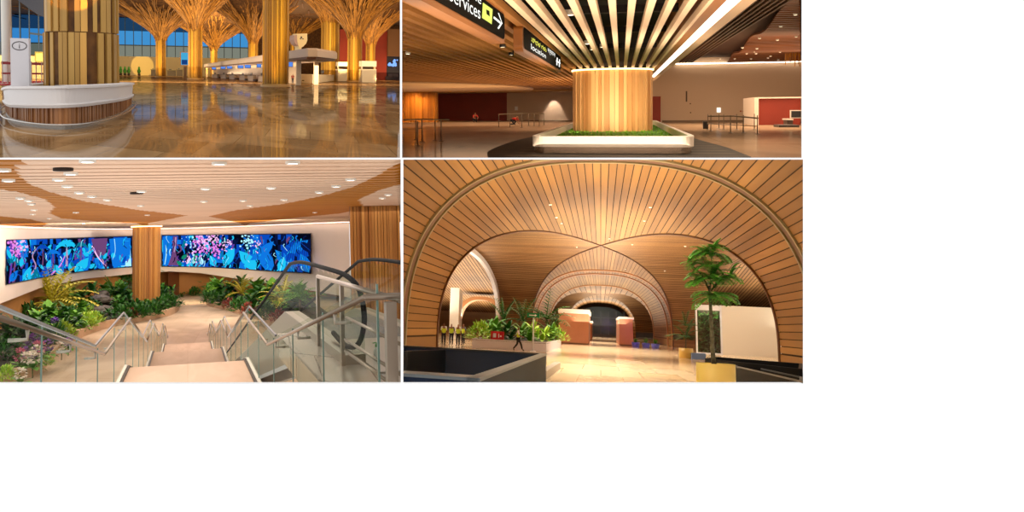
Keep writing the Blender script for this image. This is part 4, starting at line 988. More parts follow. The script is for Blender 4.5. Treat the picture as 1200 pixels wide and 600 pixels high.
# red niche with counter and screen
yn = 70.
a, b, c = C.uy(884, yn, 1).x, C.uy(889, yn, 1).x, C.uy(CR-.2, yn, 1).x
zn = C.vy(115.5, b, yn)
struct(MB().box(b, c, yn+.3, yn+.5, 0, zn), 'wall_niche_red', m_dred, C)
struct(MB().box(a, b, yn, yn+6.2, 0, zn+.06), 'wall_niche_end', mat('niche_white', (222, 206, 190), .5), C)
o = struct(MB().box(b, c, yn, yn+6.2, zn, zn+.10), 'trim_niche_top', mat('niche_white', (222, 206, 190), .5), C)
clip(o, C, u1=CR)
p = C.at(933, 134, 66); t = thing('desk_screen', C, p, 'dark screen in a pale frame on the counter at the right edge', 'screen')
MB().box(p.x-.40, C.uy(CR-.2, 66, 1).x, 66, 66.1, p.z-.28, p.z+.30).build('frame', mat('frame_pale', (214, 204, 194), .4), t); MB().box(p.x-.33, C.uy(CR-.2, 66, 1).x-.02, 65.97, 66, p.z-.22, p.z+.24).build('display', mat('display_black', (12, 12, 14), .3), t)
q = C.fl(914, 149.5, 0); q2 = C.uy(CR-.2, q.y, .4)
t = thing('counter', C, q, 'low pale counter with dark base at the right edge', 'counter')
zq = p.z-.3
MB().box(q.x+.9, q2.x, 64.8, 66.6, zq-.1, zq).build('top', mat('counter_pale', (206, 194, 180), .4), t); MB().box(q.x+.95, q2.x, 65, 66.4, 0, zq-.1).build('body', mat('counter_dark', (70, 50, 40), .5), t)
MB().box(q.x, q2.x-.05, 62.5, 64.6, 0, .16).build('platform', mat('platform_dark', (44, 34, 28), .4), t)
# golden stick column under the brown ceiling
t = thing('stick_column', C, (16, 80, 3), 'cluster of golden hanging sticks at the upper right edge', 'column'); mb = MB()
for i in range(90):
    u = rnd.uniform(921, 938.6); p0 = C.at(u, rnd.uniform(22, 46), 78+rnd.uniform(-1, 1)); l = rnd.uniform(.8, 2.6)
    mb.bar(p0, (p0.x-.02*l, p0.y, max(p0.z-l, C.vy(78, p0.x, p0.y))), .07, .07)
mb.build('sticks', mat('stick_gold', (206, 140, 44), .4, col2=(150, 92, 24), island=.9, noise=(1, 1, 1)), t)
# lamps: the area ones are unseen, added to brighten the lounge
def dnC(x, y, z, sx, sy, pw, col=(255, 222, 184)): return area(C, (x, y, z), (x, y, 0), sx, pw, col, sy)
dnC(-4, 70, Hc-.25, 8, 30, 900); dnC(-13, 80, Hc-.35, 10, 20, 900); dnC(9, 66, HB-.3, 8, 20, 2600); dnC(0, 27, Hc-.1, 4, 6, 230, (255, 230, 205)); dnC(5, 35, HB-.5, 3, 14, 500)
area(C, (-9, 55, .6), (-9, 55, 5), 14, 1000, (255, 206, 140), 40, spread=2.2)
area(C, (-.4, 17, .7), (-.4, 18, 5), 5, 650, (255, 232, 200), 14); area(C, (-.4, 26, .75), (-.4, 27, 5), 5, 260, (255, 232, 200), 6)
area(C, (9, 60, .6), (10, 60, 6), 8, 500, (255, 206, 150), 30)
q = C.uy(648, YW-.9, 2.8); spot(C, (q.x, q.y, Hc-.3), (q.x, YW, .4), 500, 60, (255, 240, 220), .5, .1)
for dx_ in (-1.6, 0, 1.6): spot(C, (cx+dx_, yc-cr-3.4, .9), (cx+dx_*.9, yc-cr*.8, 2.2), 500, 90, (255, 238, 210), .9, .3)
spot(C, (16.2, 75, 3.8), (17, 79, 6), 900, 90, (255, 190, 80), .8, .2)
# ================================================================ stair hall with the jungle screen (lower left)
B = Room(220, 280, 7.6)
RB = 469.5
W2 = 1.3
m_land = tile_mat('stair_marble', (204, 172, 146), (196, 164, 138), (180, 148, 122), (1.3, 6), 0, .25, .3, .004, (1.2, .3, 1), .5, (222, 190, 164), gloss=.1)
m_steel = mat('steel_brushed', (150, 134, 118), .3, metal=.85)
m_steel_lt = mat('steel_pale', (196, 186, 172), .35, metal=.5)
m_glass = glass_mat('balustrade_glass', (228, 234, 226), .06)
m_edge_g = mat('glass_edge_green', (112, 140, 128), .2)
m_strip = mat('stringer_dark', (58, 50, 44), .5)
m_strip_w = mat('stringer_white', (226, 218, 204), .4)
def station(uL, uR, v):
    a, b = B.d(uL, v), B.d(uR, v); y = 2*W2/(b.x-a.x); return y, B.E+a.z*y
y1f, z1 = station(147, 281, 431); y2f, z2 = station(177, 256, 413); y3f, z3 = station(191, 244, 404)
RH = 1.12
def onrail(u, v, z):                   # depth on the left rail line at height z
    lo, hi = 4., 90.
    for _ in range(50):
        m = (lo+hi)/2
        if B.proj((-W2, m, z))[1] > v: lo = m
        else: hi = m
    return lo
y1n, y2n, y3n = onrail(0, 415, z1+RH), onrail(0, 400, z2+RH), onrail(0, 397, z3+RH)
z0 = z1+1.32; y0f = onrail(0, 369, z0+RH); ygn = onrail(0, 396, RH)
PATH = [(5.7, z0), (y0f, z0), (y1n, z1), (y1f, z1), (y2n, z2), (y2f, z2), (y3n, z3), (y3f, z3), (ygn, 0.), (ygn+2, 0.)]
stair = thing('staircase', B, (0, 12, 0), 'broad marble staircase of short flights going down in the middle', 'staircase')
lands = [(5.7, y0f, z0), (y1n, y1f, z1), (y2n, y2f, z2), (y3n, y3f, z3)]
for i, (a, b, z) in enumerate(lands):
    MB().box(-W2, W2, a, b, z-.35, z).build('landing', m_land, stair)
for (a, za), (b, zb) in ((PATH[1], PATH[2]), (PATH[3], PATH[4]), (PATH[5], PATH[6]), (PATH[7], PATH[8])):
    n = 9; mb = MB()
    for k in range(n):
        t0, t1 = a+(b-a)*k/n, a+(b-a)*(k+1)/n; z = za-(za-zb)*(k+1)/n
        mb.box(-W2, W2, t0-.02, t1+.04, z-.3, z)
    mb.build('flight', m_land, stair)
for sx in (-1, 1):
    mb, mw = MB(), MB()
    for (a, za), (b, zb) in zip(PATH, PATH[1:-1]):
        for mbx, x0, x1, h in ((mb, W2+.0, W2+.05, .05), (mw, W2+.05, W2+.12, .07)):
            x0, x1 = sorted((sx*x0, sx*x1))
            mbx.hexa([(x0, a, za-.4), (x1, a, za-.4), (x1, b, zb-.4), (x0, b, zb-.4), (x0, a, za+h), (x1, a, za+h), (x1, b, zb+h), (x0, b, zb+h)])
    mb.build('stringer', m_strip, stair); mw.build('stringer_edge', m_strip_w, stair)
def balustrade(sx, label):
    t = thing('glass_balustrade', B, (sx*W2, 12, 0), label, 'balustrade')
    xg = sx*(W2+.10); pts = []
    P = PATH if sx < 0 else PATH[1:]
    # handrail at 1.12 and cap rail a little higher outside
    hr = [(sx*(W2-.0), y, z+RH) for y, z in P]; cap = [(sx*(W2+.14), y, z+RH+.14) for y, z in P]
    if sx > 0:
        hr = [B.uy(469.3, y0f, z0+RH)]+hr; cap = cap[1:]
    mb = MB()
    for a, b in zip(hr, hr[1:]): mb.tube([a, b], .025, 8)
    for a in hr: mb.ball(a, .026, n=8, k=4)
    mb.build('handrail', m_steel, t)
    mb = MB()
    for a, b in zip(cap, cap[1:]): mb.bar(a, b, .03, .03)
    mb.build('cap_rail', mat('cap_rail_grey', (112, 112, 122), .3, metal=.6), t)
    # panes: one part per bay
    for (a, za), (b, zb) in zip(P, P[1:]):
        n = max(1, round((b-a)/3.2))
        for k in range(n):
            g = .03
            ta, tb = a+(b-a)*k/n+g, a+(b-a)*(k+1)/n-g
            fa, fb = za+(zb-za)*(ta-a)/(b-a), za+(zb-za)*(tb-a)/(b-a)
            MB().poly([(xg, ta, fa-.1), (xg, tb, fb-.1), (xg, tb, fb+RH+.12), (xg, ta, fa+RH+.12)]).build('pane', m_glass, t)
            MB().box(xg-.008, xg+.008, ta-.02, ta+.0, fa-.1, fa+RH+.1).build('pane_edge', m_edge_g, t)
            if a < 20:
                ym = (ta+tb)/2; fm = (fa+fb)/2+RH-.1
                MB().tube([(sx*(W2-.0), ym, fm+.08), (sx*(W2-.0), ym, fm), (xg+sx*.05, ym, fm)], .018, 6).build('bracket', m_steel_lt, t)
    return t
balustrade(-1, 'left glass balustrade of the stairs with zigzag steel handrail')
bal_r = balustrade(1, 'right glass balustrade of the stairs with zigzag steel handrail')
# thick steel post at the right corner
q = B.uy(461, y0f-.15, z0)
one(MB().box(q.x-.035, q.x+.045, q.y-.04, q.y+.04, .0, z0+RH-.03), 'steel_post', m_steel, B, (q.x, q.y, 0), 'thick square steel post carrying the right handrail', 'post')

# ---- upper floor to the right of the stairs, and the steel guardrail along it
xs0 = W2+.14
Q = [(xs0, 5.7), B.uy(RB, 5.7, z0)[:2], B.uy(RB, 14.5, z0)[:2], (xs0, 14.5)]
struct(MB().prism(Q, z0-.35, z0), 'floor_upper', tile_mat('upper_floor', (196, 184, 172), (188, 176, 164), (92, 84, 78), (.55, 2.2), .35, .2, .3, .02, (1, 1, 1), .2, (210, 200, 190)), B)
gd = thing('steel_guardrail', B, (1.85, 10, z0), 'steel guardrail of level bars beside the escalator', 'guardrail')
xg = 1.85
for d in (.60, .99, 1.26, 1.40):
    z = B.E-d; a = B.yu(RB, xg, z); b = 12.6 if d < .7 else 10.3
    if d > 1.2: b = 10.4
    o = MB().tube([(xg, a, z), (xg, b, z)], .030 if d < .7 else .018, 8).build('bar', m_steel, gd)
for u, y in ((402, None), (360, 12.6)):
    if y is None: y = B.yu(u, xg, z0)
    w_ = .045
    MB().box(xg-w_/2, xg+w_/2, y-w_, y+w_, z0, B.E-.60).build('post', m_steel, gd)

# ---- escalator
es = thing('escalator', B, (2.7, 12, 0), 'escalator with black handrails and glass sides going down on the right', 'escalator')
m_rub = mat('rubber_black', (16, 14, 14), .75, spec=.15)
m_deck = mat('escalator_steel', (150, 138, 124), .35, metal=.4)
zt = z0
def ez(y):                             # floor line of the moving steps
    return zt if y < 17.2 else max(0., zt-(y-17.2)*.185)
SL = .185
for x in (2.0, 3.4):
    loop = [(x, 12.2, zt+.22), (x, 11.2, zt+.16), (x, 10.35, zt+.28), (x, 9.95, zt+.60), (x, 10.2, zt+.92), (x, 11.0, zt+1.06), (x, 12.5, zt+1.10), (x, 15.6, zt+1.12), (x, 17.4, zt+1.04)]
    end_y = 17.4+(zt+.04)/SL
    path = smooth_path(loop, 6)+[(x, 17.4+k*(end_y-17.4)/8, zt+1.04-k*(end_y-17.4)/8*SL) for k in range(1, 9)]
    mb = MB().tube(path, .034, 8); mb.build('handrail', m_rub, es)
    g = MB(); top = [p for p in path[8:]]
    for a, b in zip(top, top[1:]):
        g.poly([(x, a[1], min(a[2], ez(a[1])+1.02)), (x, b[1], b[2]), (x, b[1], ez(b[1])+.12), (x, a[1], ez(a[1])+.12)])
    g.build('glass_side', m_glass, es)
    dk = MB(); ys = [10.6, 12, 14, 16, 17.2, 18.5, 21, 26, 32, 38, 44, 48.5]
    for a, b in zip(ys, ys[1:]):
        dk.hexa([(x-.14, a, ez(a)-.9), (x+.14, a, ez(a)-.9), (x+.14, b, ez(b)-.9), (x-.14, b, ez(b)-.9), (x-.14, a, ez(a)+.12), (x+.14, a, ez(a)+.12), (x+.14, b, ez(b)+.12), (x-.14, b, ez(b)+.12)])
    dk.build('skirt', m_deck, es)
mb = MB(); y = 13.
while y < 47:
    mb.box(2.14, 3.26, y, y+1.2, ez(y+1.2)-.25, ez(y+1.2)); y += 1.2
mb.build('steps', mat('step_grey', (86, 82, 78), .5, metal=.3), es)
MB().box(2.14, 3.26, 9.8, 13, zt, zt+.02).build('comb_plate', m_deck, es)
for o in list(es.children)+list(gd.children)+list(bal_r.children): clip(o, B, u1=469.5)
# sanitiser bottle
q = B.fl(441.5, 421, zt); bt = thing('pump_bottle', B, q, 'small white pump bottle with green top near the escalator', 'bottle')
MB().lathe([(.038, 0), (.042, .01), (.042, .12), (.02, .15), (.016, .16)], q, 14, caps=True).build('body', mat('bottle_white', (240, 238, 230), .4), bt)
MB().lathe([(.02, .155), (.02, .19), (.008, .19), (.008, .21)], q, 10, caps=True).tube([(q.x, q.y, q.z+.21), (q.x-.05, q.y, q.z+.205)], .008, 6).build('pump', mat('pump_green', (90, 160, 70), .4), bt)
for o in bt.children:
    pass

# ---- hall: ground floor, curved wall, ceiling
m_ground = tile_mat('ground_marble', (200, 176, 150), (192, 168, 142), (176, 148, 120), (3, 8), .2, .18, .35, .004, (.3, .12, 1), .5, (238, 212, 182), gloss=.12)
def gpt(u, y, z=0): return B.uy(u, y, z)
struct(MB().poly([gpt(-30, 34), gpt(RB, 34), gpt(RB, 135), gpt(-30, 135)]), 'floor_stair_hall', m_ground, B)
ST = [(-60, 62), (0, 74), (50, 88), (100, 102), (150, 112), (200, 117), (250, 117), (300, 110), (350, 103), (411, 97)]
def interp(T, u):
    for (a, p), (b, q) in zip(T, T[1:]):
        if u <= b: return p+(q-p)*(u-a)/(b-a)
    return T[-1][1]
def wy(u):                             # smooth depth of the curved wall in picture column u
    return sum(interp(ST, u+d) for d in (-24, -12, 0, 12, 24))/5
zc = B.vy(267, B.uy(200, 117).x, 117)
VB_ = [(-60, 385), (0, 356), (48, 337), (97, 327), (155, 321), (200, 318), (235, 320), (320, 333), (356, 339), (411, 349)]
VTs = [(-60, 284), (5, 281.5), (155, 277), (190, 276), (365, 274), (420, 274)]
VBs = [(-60, 350), (8, 333), (60, 323), (110, 316), (155, 312.5), (190, 312), (250, 313), (310, 317), (364, 320), (420, 326)]
def onwall(u, v, off=0.):
    y = wy(u)-off; p = B.uy(u, y, 5); p.z = B.vy(v, p.x, y); p = B.at(u, v, y); return p
m_wallw = mat('wall_offwhite', (226, 208, 196), .6, col2=(220, 202, 188), noise=(.3, .3, .1))
mb = MB(); us = [-60+471*i/80 for i in range(81)]; top, bot, botb = [], [], []
for u in us:
    p = onwall(u, interp(VB_, u)); top.append((p.x, p.y, zc+.3)); bot.append(p); q = B.at(u, interp(VB_, u), wy(u)); botb.append((p.x*1.05, p.y+8, p.z))
mb.loft([bot, top], False, 0, True); mb.loft([botb, bot], False, 0, False)
struct(mb, 'wall_curved', m_wallw, B)
# recessed lower wall, timber coloured
mb = MB(); lo, hi = [], []
for u in us:
    p = onwall(u, interp(VB_, u)); lo.append((p.x*1.045, p.y+7, 0)); hi.append((p.x*1.045, p.y+7, p.z+.1))
mb.loft([lo, hi], False, 0, True)
struct(mb, 'wall_lower_timber', mat('timber_wall', (206, 146, 80), .6, col2=(184, 124, 62), noise=(.2, .2, .2)), B)
# warm light strip in the cove at the top of the wall
mb = MB(); A_, B_ = [], []
for u in us:
    p = onwall(u, 268, .9); A_.append((p.x, p.y, zc-.10)); p = onwall(u, 268, .55); B_.append((p.x, p.y, zc-.12))
mb.loft([A_, B_], False, 0, False)
one(mb, 'cove_light', emis('cove_warm', (255, 236, 222), 5.5), B, (0, 0, 0), 'thin glowing light strip along the top of the curved wall', 'light strip')
# right: timber slat wall and the white return
yw = 46
xl, xr = B.uy(411.5, yw, 6).x, B.uy(RB, yw, 6).x
mb = MB(); x = xl
while x < xr-.05:
    w_ = rnd.uniform(.10, .22); d = rnd.choice((0, .08, .16)); mb.box(x, min(x+w_*.85, xr), yw-d, yw+.1, 0, zc); x += w_
ww = one(mb, 'timber_slat_wall', wood_c, B, (xl, yw, 0), 'tall timber slat wall at the right edge behind the escalator', 'slat wall'); ww['kind'] = 'structure'
struct(MB().box(xl, xr, yw+.1, yw+.2, 0, zc), 'wall_behind_slats', m_dgap, B)
struct(MB().poly([(xl, yw+.1, 0), (xl, yw+.1, zc), onwall(411, 265)[:2]+(zc,) if False else (onwall(411, 300).x, onwall(411, 300).y, zc), (onwall(411, 300).x, onwall(411, 300).y, 0)]), 'wall_return_right', m_wallw, B)
# column
yk = B.fl(171.5, 362, .5).y+1.6; cu = B.uy(171.5, yk, 3); rc = (B.uy(188, yk, 3).x-B.uy(155, yk, 3).x)/2
colm = thing('timber_column', B, (cu.x, cu.y, 0), 'round timber-clad column in the jungle bed between the two screen halves', 'column'); colm['kind'] = 'structure'
mb = MB(); plank_drum(mb, (cu.x, cu.y, 0), rc, .0, zc, 40); mb.build('planks', wood_c, colm)
MB().lathe([(rc*.9, 0), (rc*.9, zc)], (cu.x, cu.y, 0), 24).build('core', m_dgap, colm)
MB().lathe([(rc*.93, zc-.12), (rc*1.12, zc-.12), (rc*1.12, zc-.02)], (cu.x, cu.y, 0), 32).build('light_ring', emis('cove_warm2', (255, 214, 150), 5), colm)

# ---- ceiling boards, cream with sweeping brown patches
m_cream = mat('ceiling_board_cream', (226, 192, 164), .6, spec=.2, col2=(214, 178, 150), island=.7, noise=(.1, .1, .1))
m_brown = mat('ceiling_board_brown', (184, 118, 40), .6, spec=.2, col2=(166, 102, 32), island=.7, noise=(.1, .1, .1))
PATCH = [[(-40, 180), (34, 180), (30, 190), (20, 197), (22, 206), (36, 217), (62, 226), (100, 236), (160, 246), (219, 252.5), (198, 257), (174, 261.5), (172, 266), (160, 261.5), (118, 260), (72, 256), (58, 250), (64, 243), (54, 234), (20, 225), (-40, 216)],
         [(-40, 252), (2, 253.5), (36, 257), (56, 262), (46, 268), (-40, 266)],
         [(244, 253.5), (276, 246.5), (330, 239.5), (372, 231), (412, 220), (442, 206), (462, 194), (480, 186), (480, 214), (446, 222), (420, 234), (426, 244), (400, 250), (330, 257), (292, 262), (288, 266), (280, 261)]]
mc, mn, mk = MB(), MB(), MB()
y = 13.; k = 0
while y < 118:
    y1 = y+.70
    # clipped to the slab above and to the right partition
    if B.proj((0, y1, zc))[1] > 186.9:
        ya = max(y, B.yv(186.95, 0, zc))
        xa, xb = B.uy(-40, y, zc).x, B.uy(RB, y, zc).x
        n = 200; run = None; xs = [xa+(xb-xa)*i/n for i in range(n+1)]
        st = xs[0]; cur = None
        for i in range(n+1):
            if i < n:
                u, v = B.proj(((xs[i]+xs[i+1])/2, (y+y1)/2, zc)); b = any(inpoly(u, v, P) for P in PATCH)
            else: b = None
            if b != cur:
                if cur is not None: (mn if cur else mc).box(st, xs[i], ya, y1, zc-.0, zc+.12)
                st = xs[i]; cur = b
    y += 1.0
clip(struct(mc, 'ceiling_boards_cream', m_cream, B), B, u1=RB, v0=187); clip(struct(mn, 'ceiling_boards_brown', m_brown, B), B, u1=RB, v0=187)
o = struct(MB().poly([B.uy(-60, 13, zc+.3), B.uy(RB, 13, zc+.3), B.uy(RB, 124, zc+.3), B.uy(-60, 124, zc+.3)]), 'ceiling_backing', mat('ceiling_back_brown', (84, 52, 30), .8), B)
clip(o, B, v0=187.2)
DL = [(102.6, 188), (83, 203), (69, 210), (79, 218), (93, 225.5), (108, 230), (126, 234), (10, 211), (4, 199), (24, 232), (34, 235), (37, 239), (40, 246), (38.5, 251), (58, 256), (89, 249), (98, 262), (121, 260), (172.6, 252), (165, 241), (166, 224),
      (257, 191), (343, 190), (411, 210), (394, 218), (374, 225), (333, 234), (318, 220), (285, 235), (241, 221), (239, 236), (293, 241), (448, 232), (455, 228), (369, 249)]
for i, (u, v) in enumerate(DL):
    p = B.fl(u, v, zc-.02)
    if i == 0:
        l0 = thing('downlight', B, p, '', 'downlight', 'round downlights in the board ceiling')
        MB().lathe([(.15, .02), (.15, -.04), (.11, -.04)], p, 14).build('ring', mat('lamp_ring', (230, 225, 215), .4), l0)
        MB().lathe([(.11, -.035), (.001, -.04)], p, 14).build('lens', emis('lamp_white', (255, 246, 232), 7), l0); l = l0
    else: l = dup(l0, B, p)
    l['label'] = 'small round downlight set in the striped board ceiling'
# a few dark speaker grilles
for i, (u, v, lb) in enumerate(((74, 198, 'dark round speaker in the ceiling left of centre'), (160, 226, 'dark round speaker in the ceiling above the column'))):
    p = B.fl(u, v, zc-.02)
    one(MB().lathe([(.2, .02), (.2, -.04), (.001, -.05)], p, 16), 'ceiling_speaker', m_dgap, B, p, lb, 'speaker')

# ---- the two halves of the video wall
tones = dict(navy=((8, 22, 66), 1.0), blue=((10, 74, 190), 1.0), azure=((16, 120, 226), 1.0), cyan=((30, 190, 236), 1.1), pale=((170, 236, 250), 1.1), teal=((10, 120, 150), 1.0), violet=((110, 60, 170), 1.0), pink=((226, 130, 226), 1.1), rose=((240, 190, 236), 1.1), bark=((112, 70, 120), 1.0), barkl=((190, 150, 190), 1.0), black=((4, 8, 26), 1.0), green=((20, 140, 110), 1.0))
TN = list(tones); TM = [emis('screen_'+k, c, s) for k, (c, s) in tones.items()]
r3 = random.Random(11)
def screen(u0, u1, label, name, paint):
    t = thing(name, B, onwall(u0, 290, .4), label, 'screen')
    fr = MB(); n = 24
    uu = [u0+(u1-u0)*i/n for i in range(n+1)]
    def ring_(u, gt):
        a, b = onwall(u, interp(VTs, u)-gt, .45), onwall(u, interp(VBs, u)+gt, .45); c, d = onwall(u, interp(VBs, u)+gt, .05), onwall(u, interp(VTs, u)-gt, .05); return [a, b, c, d]
    fr.loft([ring_(u, .7) for u in uu], True, 0, False, True); fr.build('frame', mat('screen_frame', (16, 22, 36), .5), t)
    pic = MB(); L = [0]
    def pt(u, v):
        u = min(max(u, u0+.6), u1-.6); v = min(max(v, interp(VTs, u)+.3), interp(VBs, u)-.3)
        return onwall(u, v, .46+.0012*L[0])
    def poly(pts, tone):
        L[0] += 1
        # ear-free: fan from the centroid so that curved outlines stay filled
        b = len(pic.v); c = (sum(p[0] for p in pts)/len(pts), sum(p[1] for p in pts)/len(pts))
        pic.v += [pt(*c)]+[pt(*p) for p in pts]
        for i in range(len(pts)): pic.face((b, b+1+i, b+1+(i+1) % len(pts)), TN.index(tone))
    def stroke(pts, w_, tone):
        L[0] += 1
        P = smooth_path([(p[0], p[1], 0) for p in pts], 5); b = len(pic.v); K = len(P)
        for i, p in enumerate(P):
            d = (P[min(i+1, K-1)]-P[max(i-1, 0)]).normalized(); n_ = Vector((-d.y, d.x, 0)); ww = w_*(1-.5*i/K)/2
            pic.v += [pt(p.x+n_.x*ww, p.y+n_.y*ww), pt(p.x-n_.x*ww, p.y-n_.y*ww)]
        for i in range(K-1): pic.face((b+2*i, b+2*i+1, b+2*i+3, b+2*i+2), TN.index(tone))
    def lf(u, v, a, L_, W_, tone, vein=None):
        d = (math.cos(a), math.sin(a)); n_ = (-d[1], d[0])
        P = [(u+d[0]*L_*t+n_[0]*W_*w_*s, v+d[1]*L_*t+n_[1]*W_*w_*s) for s, seq in ((1, (0, .15, .4, .7, 1)), (-1, (.7, .4, .15))) for t, w_ in ((q, {0: 0, .15: .36, .4: .5, .7: .36, 1: 0}[q]) for q in seq)]
        poly(P, tone)
        if vein: stroke([(u, v), (u+d[0]*L_*.5, v+d[1]*L_*.5), (u+d[0]*L_*.95, v+d[1]*L_*.95)], .7, vein)
    def palm(u, v, s, tone, tr=None, h=0):
        if h: stroke([(u, v+h), (u+.5, v+h*.5), (u, v)], s*.22, tr)
        for k in range(9):
            a = PI+PI*k/8; e = (u+math.cos(a)*s, v+math.sin(a)*s*.55+abs(math.cos(a))*s*.35)
            stroke([(u, v), ((u+e[0])/2, (v+e[1])/2-s*.22), e], s*.24, tone)
    def blob(u, v, s, tone, n=7):
        for _ in range(int(n*1.8)):
            x, y = u+r3.gauss(0, s*.5), v+r3.gauss(0, s*.7); r = s*r3.uniform(.07, .19)
            poly([(x+r*math.cos(k), y+r*math.sin(k)) for k in (0, 1, 2, 3, 4, 5)], tone)
    # ground colour: patches of deep blue
    n = int((u1-u0)/3.2); R_ = 7
    ph = r3.uniform(0, 9)
    for i in range(n):
        a, b = u0+(u1-u0)*i/n, u0+(u1-u0)*(i+1)/n
        for j in range(R_):
            m = lambda u, k: interp(VTs, u)+(interp(VBs, u)-interp(VTs, u))*k
            q = math.sin(i*.55+ph)+math.sin(i*.21+j*.9)+.8*math.sin(j*1.1+i*.13)+r3.uniform(-1, 1)
            tn = 'black' if q < -1.3 else 'navy' if q < .1 else 'blue' if q < 1.1 else 'azure' if q < 2.1 else 'cyan'
            L[0] += 1; bq = len(pic.v); pic.v += [pt(a, m(a, j/R_)), pt(b, m(b, j/R_)), pt(b, m(b, (j+1)/R_)), pt(a, m(a, (j+1)/R_))]
            pic.face((bq, bq+1, bq+2, bq+3), TN.index(tn))
    for i in range(int((u1-u0)*.9)):
        u = r3.uniform(u0, u1); v = r3.uniform(interp(VTs, u), interp(VBs, u))
        stroke([(u, v), (u+r3.uniform(-4, 4), v+r3.uniform(2, 6)), (u+r3.uniform(-5, 5), v+r3.uniform(5, 11))], r3.uniform(.8, 2.2), r3.choice(['navy', 'blue', 'azure', 'teal', 'violet', 'black', 'cyan', 'bark', 'navy']))
    paint(poly, stroke, lf, palm, blob)
    for i in range(int((u1-u0)*.45)):
        u = r3.uniform(u0+2, u1-2); v = r3.uniform(interp(VTs, u), interp(VBs, u)-4)
        stroke([(u, v), (u+r3.uniform(-2, 2), v+r3.uniform(2, 4)), (u+r3.uniform(-4, 4), v+r3.uniform(4, 9))], r3.uniform(.5, 1.3), r3.choice(['navy', 'blue', 'cyan', 'teal', 'violet', 'pale', 'black', 'navy']))
    pic.build('picture', TM, t)
    return t
def paint_left(poly, stroke, lf, palm, blob):
    for u in (12, 16, 33, 64, 93, 118): stroke([(u, 280), (u+2, 300), (u-1, 332)], 3.2, r3.choice(['bark', 'violet', 'black']))
    poly([(128, 280), (138, 279), (153, 279), (153, 300), (150, 311), (132, 312), (130, 300)], 'azure'); poly([(146, 300), (153, 292), (154, 312), (142, 312)], 'pale')
    poly([(107, 280), (126, 279), (124, 296), (120, 306), (108, 306), (110, 294)], 'bark'); stroke([(112, 280), (116, 295), (124, 312)], 1.6, 'barkl'); stroke([(124, 280), (110, 290), (103, 296)], 1.4, 'barkl')
    blob(20, 293, 10, 'pink', 26); blob(27, 287, 8, 'rose', 14); blob(24, 306, 8, 'violet', 12)
    for i in range(46): lf(r3.uniform(9, 150), r3.uniform(300, 331), r3.uniform(-2.6, -.5), r3.uniform(6, 13), r3.uniform(3, 6), r3.choice(['cyan', 'azure', 'teal', 'blue', 'cyan', 'navy']))
    for i in range(16): lf(r3.uniform(36, 110), r3.uniform(281, 300), r3.uniform(.3, 2.8), r3.uniform(5, 9), r3.uniform(2, 4), r3.choice(['cyan', 'teal', 'blue', 'black']))
    stroke([(36, 322), (42, 312), (38, 300), (44, 290)], 1.8, 'barkl'); stroke([(60, 322), (70, 312), (76, 300)], 1.8, 'pink'); stroke([(108, 288), (114, 300), (122, 310)], 2., 'rose'); stroke([(134, 280), (135, 294), (132, 304)], .8, 'pale')
    palm(78, 288, 13, 'cyan', 'barkl', 24); palm(62, 297, 9, 'azure', 'bark', 18); palm(95, 288, 8, 'teal', 'violet', 20); palm(50, 291, 8, 'blue', 'bark', 20)
    lf(88, 322, -.9, 26, 13, 'cyan', 'pale'); lf(98, 318, -1.2, 20, 10, 'azure', 'cyan'); lf(30, 330, -1.3, 18, 9, 'cyan', 'pale'); lf(12, 330, -1.0, 16, 8, 'azure', 'cyan'); lf(120, 315, -2.2, 16, 8, 'azure', 'cyan'); lf(74, 322, -2.4, 15, 7, 'cyan', 'pale'); lf(46, 328, -2.0, 15, 6, 'teal', 'cyan')
